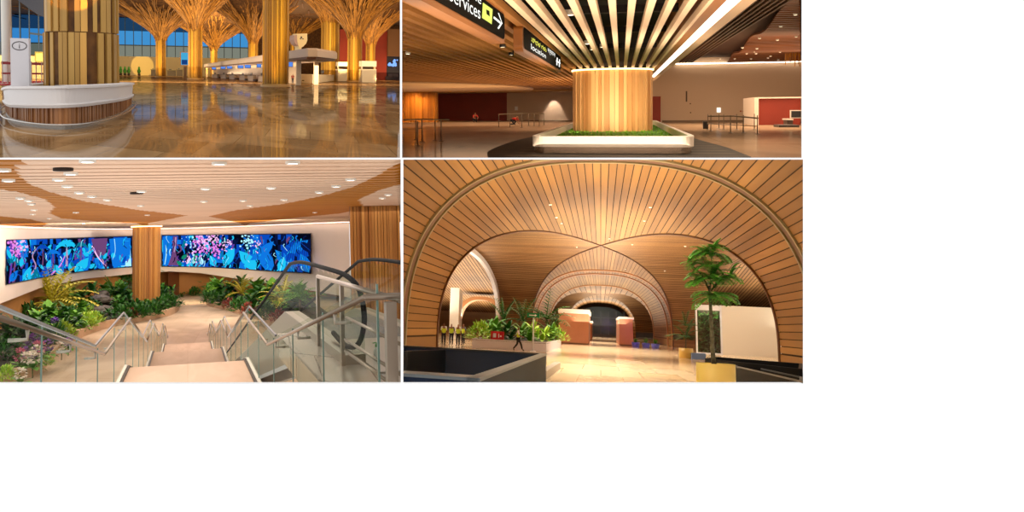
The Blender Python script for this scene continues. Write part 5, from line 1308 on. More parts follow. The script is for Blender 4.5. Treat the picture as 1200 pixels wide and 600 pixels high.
def paint_right(poly, stroke, lf, palm, blob):
    poly([(191, 278), (202, 277), (200, 311), (191, 311)], 'azure'); stroke([(194, 280), (195, 296), (193, 310)], 1.6, 'pale')
    poly([(203, 277), (208, 277), (206, 296), (210, 311), (197, 311), (202, 296)], 'bark'); stroke([(206, 278), (204, 296), (200, 310)], 1.5, 'barkl')
    for u in (228, 246, 262): stroke([(u, 276), (u+1, 295), (u-1, 312)], 3, 'black')
    for i in range(20): lf(r3.uniform(210, 250), r3.uniform(300, 311), r3.uniform(-2.6, -.5), r3.uniform(5, 10), r3.uniform(2, 5), r3.choice(['teal', 'green', 'cyan', 'navy', 'pale']))
    for i in range(14): lf(r3.uniform(212, 262), r3.uniform(278, 286), r3.uniform(.6, 2.5), r3.uniform(5, 10), r3.uniform(2, 4), r3.choice(['green', 'teal', 'black', 'cyan']))
    blob(234, 288, 9, 'pink', 30); blob(240, 281, 8, 'rose', 18); blob(254, 290, 9, 'pink', 26); blob(252, 280, 6, 'rose', 14); blob(224, 284, 7, 'pale', 12); blob(222, 303, 8, 'rose', 14); blob(266, 287, 6, 'rose', 16); blob(290, 280, 8, 'pale', 22); blob(301, 290, 6, 'rose', 14)
    for (u, v, a, l, w_, c, e) in ((262, 311, -1.0, 24, 12, 'cyan', 'pale'), (280, 314, -.6, 30, 13, 'azure', 'cyan'), (300, 316, -2.3, 30, 15, 'cyan', 'pale'), (318, 318, -2.0, 34, 16, 'azure', 'cyan'), (304, 300, -.8, 24, 11, 'azure', 'cyan'), (330, 306, -.9, 32, 16, 'blue', 'cyan'), (345, 318, -2.3, 34, 15, 'azure', 'cyan'), (362, 300, -2.7, 30, 14, 'blue', 'azure'), (340, 296, -.6, 26, 12, 'azure', 'cyan'), (362, 319, -2.0, 24, 14, 'azure', 'cyan'), (328, 318, -1.3, 18, 10, 'cyan', 'pale'), (352, 284, .7, 20, 9, 'navy', 'blue'), (252, 312, -2.0, 14, 8, 'cyan', 'pale')):
        lf(u, v, a, l, w_, c, e)
    for k in range(10): stroke([(342+k*2.4, 280), (338+k*2.6, 300), (333+k*3, 318)], .5, 'navy')
screen(7, 155.5, 'left half of the curved jungle screen, with palms and tree trunks', 'video_screen', paint_left)
screen(189.5, 364.5, 'right half of the curved jungle screen, with pink blossoms and big leaves', 'video_screen', paint_right)

# ---- planting beds
m_curb = mat('curb_stone', (196, 162, 128), .6, col2=(178, 144, 112), noise=(.6, .6, .6))
def bed(front, back, h, label):
    Pf = smooth_path([B.fl(u, v, 0) for u, v in front], 5); Pb = [B.fl(u, v, 0) if v else None for u, v in back]
    out = [(p.x, p.y) for p in Pf]+[(p.x, p.y) for p in Pb]
    t = thing('planting_bed', B, (out[0][0], out[0][1], 0), label, 'planting bed')
    mb = MB()
    n = len(Pf)
    inn = []
    for i in range(n):
        d = (Pf[min(i+1, n-1)]-Pf[max(i-1, 0)]); d.z = 0; d.normalize(); nn = Vector((-d.y, d.x, 0))
        inn.append(Pf[i]+nn*.5)
    rings = [[(a.x, a.y, 0), (a.x, a.y, h), (b.x, b.y, h), (b.x, b.y, h-.3)] for a, b in zip(Pf, inn)]
    mb.loft(rings, False, 0, False); mb.build('curb', m_curb, t)
    MB().poly([(x, y, h-.12) for x, y in out]).build('soil', m_soil, t)
    return t
bed([(-40, 470), (18, 447), (45, 438), (62, 422), (80, 405), (106, 391), (135, 382.5), (170, 376), (198, 370), (209, 364), (210, 359), (203, 355)], [(190, 345), (150, 343), (100, 347), (40, 362), (-40, 390)], .62, 'large curved stone bed of jungle plants on the left')
bed([(240, 352), (243.5, 358), (262, 363), (285, 369.5), (313, 378), (360, 392)], [(400, 384), (356, 350), (250, 345)], .55, 'stone bed of dark shrubs on the right below the screen')
# prototypes, built at the hall's origin
def proto(kind):
    t = thing('bed_plant', B, (0, 0, 0), '', 'plant'); b = MB()
    if kind == 'palm': palm_crown(b, (0, 0, .7), 1.7, 15, .95, nl=10, droop=1.2, lw=.07, ll=.33); m = g_mid; MB().tube([(0, 0, 0), (0, 0, .8)], .09, 6).build('stem', m_bark, t)
    if kind == 'golden': palm_crown(b, (0, 0, .6), 2.0, 18, .95, nl=11, droop=1.1, lw=.07, ll=.3); m = g_yel; MB().tube([(0, 0, 0), (0, 0, .7)], .1, 6).build('stem', m_bark, t)
    if kind == 'broad':
        for j in range(5): rosette(b, (rnd.uniform(-.6, .6), rnd.uniform(-.6, .6), .25*j), 11, 1.0, .5, 0, 1.3, 1.1)
        m = g_mid
    if kind == 'dark':
        for j in range(6): rosette(b, (rnd.uniform(-.8, .8), rnd.uniform(-.8, .8), .2*j), 11, .9, .36, 0, 1.3, 1.1)
        m = g_dark
    if kind == 'bush': bushy(b, (0, 0, 0), 1.1, 1.1, 1.2, 240, .42, .2); m = g_dark
    if kind == 'fresh': bushy(b, (0, 0, 0), 1.0, 1.0, 1.0, 200, .45, .2); m = g_lime
    if kind == 'fern':
        for i in range(16): a = i*2.4; frond(b, (0, 0, .1), (math.cos(a)*.7, math.sin(a)*.7, .8), 1.4, 10, .05, .22, 1.5)
        m = g_blue
    if kind == 'red': bushy(b, (0, 0, 0), .8, .8, .9, 150, .4, .18); m = mat('leaf_red', (96, 34, 30), .45, col2=(150, 62, 40), island=.7, noise=(2, 2, 2))
    b.build('foliage', m, t); return t
KN = dict(palm='feathery palm', golden='golden-yellow palm', broad='broad-leaved plant', dark='dark leafy plant', bush='dense dark bush', fresh='fresh light-green bush', fern='bluish fern', red='reddish shrub')
ORD = ['leftmost', 'second from left', 'third from left', 'fourth from left', 'fifth from left', 'sixth from left', 'seventh from left', 'eighth from left', 'ninth from left', 'tenth from left', 'eleventh from left', 'twelfth from left', 'thirteenth from left', 'fourteenth from left', 'fifteenth from left']
rows = [('back row of the left bed', [(20, 368, 'fern', 1.1), (34, 362, 'dark', 1.2), (48, 358, 'palm', 1.5), (62, 356, 'bush', 1.5), (76, 353, 'palm', 1.5), (88, 352, 'dark', 1.5), (100, 350, 'palm', 1.9), (112, 349, 'palm', 1.8), (124, 348, 'golden', 1.2), (134, 347, 'palm', 1.7), (146, 346, 'bush', 1.6), (153, 347, 'palm', 2.0)], 0),
        ('second row of the left bed', [(30, 376, 'bush', 1.0), (46, 372, 'fern', 1.3), (59, 372, 'golden', 1.75), (74, 367, 'golden', 1.0), (86, 364, 'broad', 1.3), (97, 361, 'dark', 1.3), (108, 357, 'fern', 1.2), (121, 356, 'broad', 1.2), (134, 358, 'palm', 1.2), (145, 358, 'broad', 1.3), (154, 359, 'dark', 1.1), (188, 352, 'bush', 1.2), (194, 354, 'dark', .9)], 0),
        ('third row of the left bed', [(48, 389, 'broad', 1.0), (58, 384, 'broad', 1.2), (69, 382, 'dark', 1.2), (80, 378, 'bush', 1.0), (91, 375, 'broad', 1.0), (101, 371, 'fresh', .9), (112, 367, 'dark', .9), (133, 366, 'broad', 1.0), (144, 366, 'dark', 1.0), (154, 367, 'bush', .8), (165, 366, 'dark', .8), (176, 365, 'broad', .7), (186, 363, 'bush', .9), (196, 361, 'bush', 1.0), (203, 359, 'dark', .8)], 0),
        ('front row of the left bed', [(62, 404, 'bush', 1.0), (73, 395, 'fresh', .9), (82, 391, 'dark', .9), (92, 386, 'broad', .9), (101, 383, 'fresh', .9), (110, 379, 'fresh', .8), (119, 377, 'dark', .7), (142, 374, 'bush', .9), (153, 372, 'red', .8), (164, 371, 'bush', .9), (176, 369, 'bush', .9), (187, 367, 'dark', .8)], 0),
        ('glass-side corner of the left bed', [(8, 398, 'dark', 1.1), (24, 392, 'bush', 1.0), (38, 394, 'dark', 1.0), (8, 420, 'bush', .9), (6, 446, 'fresh', .6), (52, 428, 'fresh', .5)], 0),
        ('back row of the right bed', [(250, 347, 'bush', 1.1), (261, 349, 'broad', 1.2), (272, 350, 'dark', 1.3), (284, 352, 'golden', .9), (295, 354, 'broad', 1.3), (307, 356, 'dark', 1.2), (318, 358, 'broad', 1.3), (330, 360, 'golden', .9), (342, 362, 'broad', 1.3), (352, 364, 'palm', 1.1)], 0),
        ('front row of the right bed', [(247, 354, 'bush', .9), (258, 358, 'dark', .9), (269, 361, 'red', .9), (280, 364, 'bush', .9), (292, 367, 'red', .9), (303, 371, 'dark', .9), (314, 374, 'bush', .9), (326, 377, 'red', .9)], 0)]
PR = {}
for row, items, _ in rows:
    SC = 1.28 if 'back' in row or 'second' in row else 1.12
    items.sort(key=lambda q: q[0])
    for i, (u, v, k, s) in enumerate(items):
        q = B.fl(u, v, .5)
        if k not in PR: PR[k] = proto(k); place(PR[k], B, q, rnd.uniform(0, 6), s*SC); o = PR[k]
        else: o = dup(PR[k], B, q, rnd.uniform(0, 6), s*SC)
        o['label'] = '%s, %s in the %s' % (KN[k], ORD[i], row); o['group'] = 'plants in the %s' % row.split(' of the ')[1]
# flowers seen through the glass
def flower(col, nm):
    t = thing('flowering_plant', B, (0, 0, 0), '', 'flower', 'flower heads behind the glass')
    b = MB()
    for i in range(60):
        a, z = rnd.uniform(0, 6.28), rnd.uniform(-1, 1); q = math.sqrt(1-z*z); c = Vector((math.cos(a)*q, math.sin(a)*q, z))
        leaf(b, Vector((0, 0, .62))+c*.17, c+Vector((0, 0, .01)), .09, .11, 0, prof=(.6, 1, .3))
    b.build('flower_head', mat('petal_'+nm, col, .6), t)
    b = MB(); rosette(b, (0, 0, .3), 9, .5, .22, 0, .9, .8); b.build('leaves', g_mid, t)
    MB().tube([(0, 0, 0), (0, 0, .55)], .02, 5).build('stem', m_stem, t); return t
FC = {'purple': flower((110, 56, 130), 'purple'), 'white': flower((222, 206, 190), 'white'), 'pink': flower((190, 96, 120), 'pink'), 'violet': flower((128, 80, 190), 'violet')}
used = set()
for u, v, c, lb in ((64, 377.5, 'violet', 'violet flower head among the dark leaves of the third row'), (43, 398, 'purple', 'purple flower head, topmost of the cluster behind the glass'), (36, 405, 'purple', 'purple flower head above the pink pair behind the glass'), (30, 416, 'purple', 'purple flower head left of the white ones'), (38, 420, 'purple', 'purple flower head in the middle of the cluster'), (43, 412, 'pink', 'pink flower head near the top of the cluster'), (46, 416, 'pink', 'pink flower head right of the cluster'), (23, 426, 'pink', 'pink flower head at the left of the cluster'),
                    (31, 427, 'white', 'large white flower head at the lower left of the cluster'), (43, 419.5, 'white', 'white flower head in the centre of the cluster'), (38, 430, 'white', 'white flower head at the bottom of the cluster'), (24, 446, 'white', 'white flower head lowest, near the stone edge'), (55, 413, 'purple', 'purple flower head nearest the second glass pane'), (72, 409, 'white', 'white flower head beside the glass bracket'), (80, 404, 'purple', 'purple flower head farthest right behind the glass')):
    q = B.fl(u, v+13, .5)
    if c not in used: used.add(c); o = FC[c]; place(o, B, q, 0, 1.5)
    else: o = dup(FC[c], B, q, rnd.uniform(0, 6), rnd.uniform(1.3, 1.7))
    o['label'] = lb
# boulders
m_rock = mat('rock_dark', (62, 54, 48), .5, col2=(120, 108, 96), noise=(2, 2, 2), bump=.6, bscale=(4, 4, 4))
for u, v, r, lb in ((112, 366, .8, 'dark boulder at the left foot of the rock pile'), (122, 367, .9, 'dark boulder at the right foot of the rock pile'), (117, 362, .9, 'broad middle boulder of the rock pile'), (126, 361, .7, 'boulder on the right side of the rock pile'), (112, 359, .7, 'boulder on the left side of the rock pile'), (119, 357, .75, 'topmost flat boulder of the rock pile')):
    p = B.fl(u, v+3, .5); h = r*.7
    one(MB().ball((p.x, p.y, p.z+h*(.8 if v > 364 else 1.9 if v > 358 else 2.6)), r*1.25, r, h*.8, 9, 6, jit=.14), 'boulder', m_rock, B, p, lb, 'rock', 'pile of dark rocks')
# timber panel and planting under the middle of the screen
a, b = B.fl(197, 349, 0), B.fl(222, 341.5, 0)
struct(MB().hexa([(a.x, a.y, 0), (b.x, b.y, 0), (b.x, b.y+.5, 0), (a.x, a.y+.5, 0), (a.x, a.y, 4.6), (b.x, b.y, 4.6), (b.x, b.y+.5, 4.6), (a.x, a.y+.5, 4.6)]), 'wall_niche_panel', mat('panel_brown', (150, 92, 56), .5, col2=(132, 78, 46), noise=(.5, .5, .1)), B)
for u, v, k, s, lb in ((226, 342, 'fresh', 1.3, 'bright bush in the niche right of the timber panel'), (233, 343, 'broad', 1.5, 'broad-leaved plant in the niche, right of the bright bush'), (228, 346, 'bush', .9, 'dark bush at the front of the niche'), (213, 348, 'dark', .45, 'tiny plant on the floor before the timber panel'), (192, 346, 'fern', 1.2, 'bluish fern just right of the timber column')):
    o = dup(PR[k], B, B.fl(u, v, .05), 1.1, s, lb, 'niche plants')
# side wall on the far left
# ---- unseen area lamps added to fill the hall; spots wash the lower wall
area(B, (-9, 72, 8), (-14, 92, .5), 10, 1000, (255, 242, 226), 3); area(B, (5, 80, 8), (8, 100, 1), 10, 1300, (255, 242, 226), 3)
def dnB(x, y, sx, sy, pw, col=(255, 246, 238), z=None): return area(B, (x, y, (z or zc-.3)), (x, y, 0), sx, pw, col, sy)
dnB(0, 20, 8, 10, 500); dnB(-3, 50, 16, 30, 2300); dnB(-3, 88, 24, 30, 2700); dnB(9, 60, 6, 30, 600)
area(B, (-2, 60, 3.2), (-2, 60, 9), 14, 1700, (255, 248, 240), 60); area(B, (0, 22, 6.2), (0, 22, 9), 6, 130, (255, 248, 240), 10)
for u, v in ((258, 335), (283, 334), (300, 337), (332, 344), (352, 346)):
    p = B.fl(u, 350, 0); y_ = wy(u)+2.4; q = B.uy(u, y_, 3.2); spot(B, (q.x, q.y-.6, 3.6), (q.x, q.y+1.2, 1.4), 420, 80, (255, 206, 140), .6, .1)
q = B.uy(209, 103, 0); area(B, (q.x, 103, 4.3), (q.x+.6, 114, 2), 3, 420, (255, 216, 170), .6); q = B.uy(231, 106, 0); area(B, (q.x, 106, 4.3), (q.x, 116, 1.2), 3, 420, (255, 240, 200), .6)
# ================================================================ vaulted wooden arcade (lower right)
A = Room(704, 386, 1.75)
wood_p = mat('vault_plank', (164, 119, 60), .55, spec=.3, col2=(110, 73, 34), island=.45, noise=(.9, .05, .9))
wood_p2 = mat('vault_slat', (174, 132, 86), .55, spec=.3, col2=(124, 88, 54), island=.6, noise=(.05, .5, .9))
m_gap = mat('groove_brown', (52, 28, 12), .8)
m_rail = mat('arch_rail_bronze', (134, 118, 82), .4, metal=.3)
m_trim = mat('groin_trim', (96, 62, 40), .5)
VA, ZS, VH, EX = 8.9, 1.0, 8.35, 2.55
YC, VB = 81.5, 33.5
LU, RU, TV, BV = 472.7, 940.9, 187.0, 449.6
def zprof(t): return ZS+VH*max(0, 1-abs(t)**EX)**(1/EX)
def profile(n):
    """Points (t, z) along the arch, evenly spaced by angle, with upright feet."""
    out = [(-1, .0)]
    for i in range(n+1):
        a = PI-PI*i/n
        c, s = math.cos(a), math.sin(a)
        q = (abs(c)**EX+abs(s)**EX)**(-1/EX)
        out.append((c*q, ZS+VH*s*q))
    out.append((1, 0.)); return out
def ystart(x, z, y0):
    y = y0
    if x < 0: y = max(y, A.yu(LU, x, z))
    if x > 0: y = max(y, A.yu(RU, x, z))
    if z > A.E: y = max(y, A.yv(TV, x, z))
    else: y = max(y, A.yv(BV, x, z)) if z < A.E-.2 else y
    return y
def strip_vault(x0, a, y0, y1, n, name, m, gap=.06):
    """Planks running along y under an arch across x; y0 and y1 may be functions of t."""
    P = profile(n); mb, bk = MB(), MB(); off = .07
    for (t0, z0), (t1, z1) in zip(P, P[1:]):
        e = gap
        q = [(t0+(t1-t0)*e, z0+(z1-z0)*e), (t1-(t1-t0)*e, z1-(z1-z0)*e)]
        for mbx, pts, o in ((mb, q, 0), (bk, [(t0, z0), (t1, z1)], off)):
            c = []
            for t, z in pts:
                x = x0+t*a+o*t; zz = z+o*.5*(z > ZS+.1)
                ya = y0(t) if callable(y0) else y0; yb = y1(t) if callable(y1) else y1
                c.append((x, ya, yb, zz))
            if c[0][1] > c[0][2]-.02 and c[1][1] > c[1][2]-.02: continue
            for i in (0, 1): c[i] = (c[i][0], min(c[i][1], c[i][2]), c[i][2], c[i][3])
            mbx.poly([(c[0][0], c[0][1], c[0][3]), (c[0][0], c[0][2], c[0][3]), (c[1][0], c[1][2], c[1][3]), (c[1][0], c[1][1], c[1][3])])
    for q, s_, mm in ((mb, '', m), (bk, '_backing', m_gap)): clip(struct(q, name+s_, mm, A), A, LU, RU, TV, 449.6)
YN, YF = YC-VB, YC+VB
strip_vault(0, VA, 7, lambda t: YC-VB*abs(t), 74, 'ceiling_vault', wood_p)
strip_vault(0, VA, lambda t: YC+VB*abs(t), 156, 74, 'ceiling_vault', wood_p)
# the cross vault: slats running along x
def cross_vault(yc, b, xe, n, name, xin=None, m=wood_p2):
    P = profile(n); mb, bk = MB(), MB()
    for (t0, z0), (t1, z1) in zip(P, P[1:]):
        if abs(t0+t1) > 1.999: continue
        q = [(t0+(t1-t0)*.12, z0+(z1-z0)*.12), (t1-(t1-t0)*.12, z1-(z1-z0)*.12)]
        for mbx, pts, o in ((mb, q, 0), (bk, [(t0, z0), (t1, z1)], .07)):
            for sg in (-1, 1):
                c = []
                for t, z in pts:
                    y = yc+b*t+o*t*3; zz = z+o*.6
                    xa = VA*abs(t)
                    xl = A.uy(LU if sg < 0 else RU, y, zz).x
                    c.append((sg*xa, sg*min(xe, abs(xl)), y, zz))
                mbx.poly([(c[0][0], c[0][2], c[0][3]), (c[0][1], c[0][2], c[0][3]), (c[1][1], c[1][2], c[1][3]), (c[1][0], c[1][2], c[1][3])])
    struct(mb, name, m, A); struct(bk, name+'_backing', m_gap, A)
cross_vault(YC, VB, 13.1, 120, 'ceiling_cross_vault')
# piers' inner faces beside the side arches
for sg in (-1, 1):
    mb = MB()
    for y in (YN, YF):
        xx = abs(A.uy(LU if sg < 0 else RU, y, 2).x)-.1
        x1 = min(13.1, xx)
        n = 4
        for k in range(n):
            mb.poly([(sg*VA, y, ZS*k/n), (sg*x1, y, ZS*k/n), (sg*x1, y, ZS*(k+.93)/n), (sg*VA, y, ZS*(k+.93)/n)])
    struct(mb, 'wall_pier_face', wood_p2, A)
# groin edges
def groin_path(sx):
    pts = []
    for k in range(-40, 41):
        t = k/40
        t = math.copysign(1-(1-abs(t))**2.2, t)
        pts.append((sx*t*VA*.995, YC+t*VB, zprof(t)-.03))
    return [(pts[0][0], pts[0][1], 0)]+pts+[(pts[-1][0], pts[-1][1], 0)]
for sx in (1, -1):
    one(MB().tube(groin_path(sx), .075, 6), 'groin_trim', m_trim, A, (0, 0, 0), 'thin dark trim along the curved wooden groin, %s' % ('from near left pier to far right' if sx > 0 else 'from near right pier to far left'), 'trim')['kind'] = 'structure'
# the rail arch near the front, and the plain rings farther in
def ring(y, rad, w_, h_, inset, n=60, yy=None):
    P = profile(n); mb = MB(); rr = []
    for t, z in P:
        nx, nz = t, (z-ZS)/VH if z > ZS else 0
        L = math.hypot(nx, nz); nx, nz = nx/L, nz/L
        x = t*VA
        rr.append([(x-nx*inset, y-w_/2, z-nz*inset), (x-nx*(inset+h_), y-w_/2, z-nz*(inset+h_)), (x-nx*(inset+h_), y+w_/2, z-nz*(inset+h_)), (x-nx*inset, y+w_/2, z-nz*inset)])
    mb.loft(rr, True, 0, False, True); return mb
YR = 39.8
r0 = thing('arch_rail', A, (0, YR, 0), 'double bronze rail tracing the large front wooden arch', 'arch rail')
mbr = ring(YR, 0, .20, .10, .0); clip(mbr.build('inner_rail', m_rail, r0), A, LU, RU, TV)
mbr = ring(YR-1.15, 0, .20, .10, .0); clip(mbr.build('outer_rail', m_rail, r0), A, LU, RU, TV)
mbr = ring(YR-.6, 0, .9, .03, .0); clip(mbr.build('channel', m_trim, r0), A, LU, RU, TV)
for y, nm in ((YF+1, 'near'), (YF+9, 'middle'), (156, 'far')):
    struct(ring(y, 0, 1.2, .14, -.02), 'trim_arch_'+nm, mat('arch_band', (176, 120, 74), .55), A)
# second bay and the far barrel
YC2, VB2 = 198., 40.
strip_vault(0, VA, lambda t: YC2-VB2*1.04, lambda t: YC2-VB2*abs(t), 30, 'ceiling_far_vault', wood_p2)
strip_vault(0, VA, lambda t: YC2+VB2*abs(t), 270, 30, 'ceiling_far_vault', wood_p2)
cross_vault(YC2, VB2, 30, 60, 'ceiling_far_cross_vault')
# side aisles: slatted ceilings sloping down into the distance
def aisle(sg, name):
    mb, bk = MB(), MB(); n = 60; YA, YM, YB, ZA, ZB = 44, 102, 150, 9.6, 3.6
    xs = [13.15+(38-13.15)*i/n for i in range(n+1)]
    for a, b in zip(xs, xs[1:]):
        for mbx, e, o in ((mb, .12, 0), (bk, 0, .05)):
            c = []
            for x in (a+(b-a)*e, b-(b-a)*e):
                y = max(YA, A.yu(LU if sg < 0 else RU, sg*x, ZA+o)+.05)
                c.append((sg*x, y, ZA+o))
            if c[0][1] < YM and c[1][1] < YM:
                mbx.poly([c[0], (c[0][0], YM, ZA+o), (c[1][0], YM, ZA+o), c[1]])
                s = [(c[0][0], YM, ZA+o), (c[1][0], YM, ZA+o)]
            else:
                s = []
                for q in c:
                    y = max(YM, q[1]); s.append((q[0], min(y, YB), ZA+(ZB-ZA)*(min(y, YB)-YM)/(YB-YM)+o))
            mbx.poly([s[0], (c[0][0], YB, ZB+o), (c[1][0], YB, ZB+o), s[1]])
    for nm, mbx, m in ((name, mb, wood_p2), (name+'_backing', bk, m_gap)):
        clip(struct(mbx, nm, m, A), A, LU if sg < 0 else None, RU if sg > 0 else None)
aisle(-1, 'ceiling_aisle_left'); aisle(1, 'ceiling_aisle_right')
# floor
m_floor4 = tile_mat('arcade_marble', (232, 208, 170), (216, 186, 144), (184, 150, 108), (1.6, 5.), 0, .12, .25, .012, (.5, .2, 1), .5, (232, 206, 166))
def floor_poly(rm, lu, ru, bv, y1, z=0):
    n = rm.fl(lu, bv, z); n2 = rm.fl(ru, bv, z)
    return [n, n2, rm.uy(ru, y1, z), rm.uy(lu, y1, z)]
struct(MB().poly([A.uy(LU, 12, 0), A.uy(RU, 12, 0), A.uy(RU, 300, 0), A.uy(LU, 300, 0)]), 'floor_arcade', m_floor4, A)
slab('wall_outer_right_lower', 941, 941.9, 186.8, 449.7)
# far end wall with dark glass doors
m_glassd = mat('dark_teal_glass', (40, 62, 72), .1, spec=.6)
mb = MB(); P = profile(40)
struct(MB().poly([(t*(VA+22), 268, z*1.02) for t, z in P]), 'wall_far', mat('far_wall', (110, 86, 70), .7), A)
dr = thing('door_far', A, (0, 262, 0), 'dark glass entrance doors at the far end of the arcade', 'door'); dr['kind'] = 'structure'; 
MB().poly([(-6.6, 262.2, 0), (6.6, 262.2, 0), (6.6, 262.2, 6), (5, 262.2, 7.4), (2, 262.2, 8.2), (-2, 262.2, 8.2), (-5, 262.2, 7.4), (-6.6, 262.2, 6)]).build('pane', m_glassd, dr)
mb = MB()
for x in (-6.6, -4.4, -2.2, 0, 2.2, 4.4, 6.6): mb.box(x-.1, x+.1, 261.9, 262.1, 0, 7)
mb.box(-6.6, 6.6, 261.9, 262.1, 2.6, 2.9); mb.box(-6.6, 6.6, 261.9, 262.1, 5.0, 5.2)
mb.build('frame', mat('door_frame_grey', (88, 104, 112), .4), dr)

# white rim of the side arch (left) and an inner one right
def side_rim(sg, m, name, w_=.55):
    rr = []
    for t, z in profile(60):
        nz = (z-ZS)/VH if z > ZS else 0; L = math.hypot(t, nz)
        y = YC+VB*t
        rr.append([(sg*12.75, y, z-.02), (sg*13.2, y, z-.02), (sg*13.2, y-t/L*2.2, z-nz/L*w_), (sg*12.75, y-t/L*2.2, z-nz/L*w_)])
    # keep only the part right of the partition
    rr = [q for q in rr if A.proj(q[1])[0] > LU+1 and A.proj(q[0])[0] < RU-1 and A.proj(q[1])[0] < RU-1]
    mb = MB().loft(rr, True, 0, False, True)
    return one(mb, name, m, A, (0, 0, 0), 'white curved rim of the left side arch behind the planter', 'arch rim')
side_rim(-1, mat('white_rim', (238, 238, 244), .5), 'arch_rim')['kind'] = 'structure'

# left aisle: white pillar slab, far wall
one(MB().prism([A.uy(526, 92, 0)[:2], A.uy(536.5, 92, 0)[:2], A.uy(540.5, 108, 0)[:2], A.uy(532, 108, 0)[:2]], 0, A.vy(337, -15.8, 92)), 'pillar_white', mat('white_plaster', (226, 222, 212), .6), A, (0, 0, 0), 'white square pillar in the left side aisle behind the workers', 'pillar')['kind'] = 'structure'
mb = MB().poly([A.uy(LU+.3, 150, 0), (-13.1, 150, 0), (-13.1, 150, 8), A.uy(LU+.3, 150, 8)]); struct(mb, 'wall_aisle_left_end', wood_p2, A)
# a smaller arch standing in that aisle
rr = []
for t, z in profile(30):
    x = -17.3+t*3.3; zz = z*.55; nz = (z-ZS)/VH if z > ZS else 0
    rr.append([(x, 128, zz), (x+t*.5, 128, zz+nz*.5), (x+t*.5, 131, zz+nz*.5), (x, 131, zz)])
struct(MB().loft(rr, True, 0, False, True), 'trim_aisle_arch', mat('arch_band', (176, 120, 74), .55), A)

# booths in the middle of the hall
def booth(u0, u1, us, vt, vb, vband, y, side, label, depth):
    p0, p1 = A.uy(u0, y), A.uy(u1, y); zt = A.vy(vt, p0.x, y); zb = A.vy(vband, p0.x, y)
    t = thing('kiosk_booth', A, ((p0.x+p1.x)/2, y, 0), label, 'booth')
    MB().box(p0.x, p1.x, y, y+depth, .12, zb).build('body', mat('booth_terracotta', (204, 140, 104), .5, col2=(188, 122, 88), noise=(.6, .6, .6)), t)
    MB().box(p0.x-.06, p1.x+.12, y-.1, y+depth+.1, zb, zt).build('roof_band', mat('booth_white', (238, 228, 216), .5), t)
    mb = MB(); mb.box(p0.x+.1, p1.x-.1, y+.1, y+depth, 0, .12); mb.build('plinth', mat('booth_plinth', (120, 84, 62), .6), t)
    mb = MB()
    x = p1.x if side > 0 else p0.x
    for k in range(3): mb.box(x-.02, x+.02, y+depth*(.1+.3*k), y+depth*(.3+.3*k), .3, zb-.5)
    mb.build('side_panel', mat('booth_panel', (150, 110, 92), .4), t)
    return t
booth(654.5, 689.5, 0, 361.5, 403.5, 366.5, 101, 1, 'larger terracotta kiosk booth with white roof band left of the walkway', 16)
booth(726, 742, 0, 371, 402.5, 373.5, 108, -1, 'smaller terracotta kiosk booth with white roof band right of the walkway', 22)
booth(690.5, 693.5, 0, 376, 398, 378, 140, 1, 'narrow distant kiosk booth behind the larger terracotta one', 10)
# a line of dark seats before the end doors
for i, u in enumerate((697, 703, 709, 715)):
    p = A.uy(u, 170)
    t = thing('waiting_bench', A, p, 'dark waiting bench before the far glass doors, number %s from left' % ('one', 'two', 'three', 'four')[i], 'bench', 'far benches') if i == 0 else None
    if i == 0:
        b0 = t
        MB().box(p.x-.45, p.x+.45, p.y-.25, p.y+.25, .38, .46).build('seat', mat('bench_dark', (40, 32, 32), .5), t)
        MB().box(p.x-.45, p.x+.45, p.y+.2, p.y+.28, .46, .9).build('backrest', mat('bench_dark', (40, 32, 32), .5), t)
        for s in (-1, 1): MB().box(p.x+s*.38-.03, p.x+s*.38+.03, p.y-.2, p.y+.2, 0, .38).build('leg', mat('bench_dark', (40, 32, 32), .5), t)
        b0['label'] = 'leftmost dark waiting bench before the far glass doors'
    else:
        dup(b0, A, p, label=('second dark waiting bench from the left before the far doors', 'third dark waiting bench from the left before the far doors', 'rightmost dark waiting bench before the far glass doors')[i-1])

# ---- dark basin (parapet round a floor opening), front left
m_navy = mat('parapet_navy', (10, 26, 52), .25, spec=.4, col2=(16, 36, 66), noise=(.5, .5, .5))
m_rim = mat('parapet_rim_grey', (120, 128, 132), .35)
m_pout = mat('parapet_side_grey', (64, 72, 78), .6, spec=.1, col2=(60, 64, 66), noise=(.5, .3, 1))
zr = .9
nr = A.fl(561, 443, zr); fr = A.fl(640, 414.5, zr)
xr = fr.x; yb, yf = fr.y, nr.y
par = thing('stairwell_parapet', A, ((-3), 20, 0), 'dark navy parapet around the floor opening at front left', 'parapet')
def lx(y, z): return A.uy(LU+.4, y, z).x
th = .16
# right wall
MB().hexa([(nr.x-th, yf, .0), (nr.x, yf, 0), (xr, yb, 0), (xr-th, yb, 0), (nr.x-th, yf, zr-.05), (nr.x, yf, zr-.05), (xr, yb, zr-.05), (xr-th, yb, zr-.05)]).build('side_wall', m_pout, par)
MB().hexa([(nr.x-th-.03, yf-.05, zr-.05), (nr.x+.03, yf-.05, zr-.05), (xr+.03, yb+.1, zr-.05), (xr-th-.03, yb+.1, zr-.05), (nr.x-th-.03, yf-.05, zr), (nr.x+.03, yf-.05, zr), (xr+.03, yb+.1, zr), (xr-th-.03, yb+.1, zr)]).build('side_rim', m_rim, par)
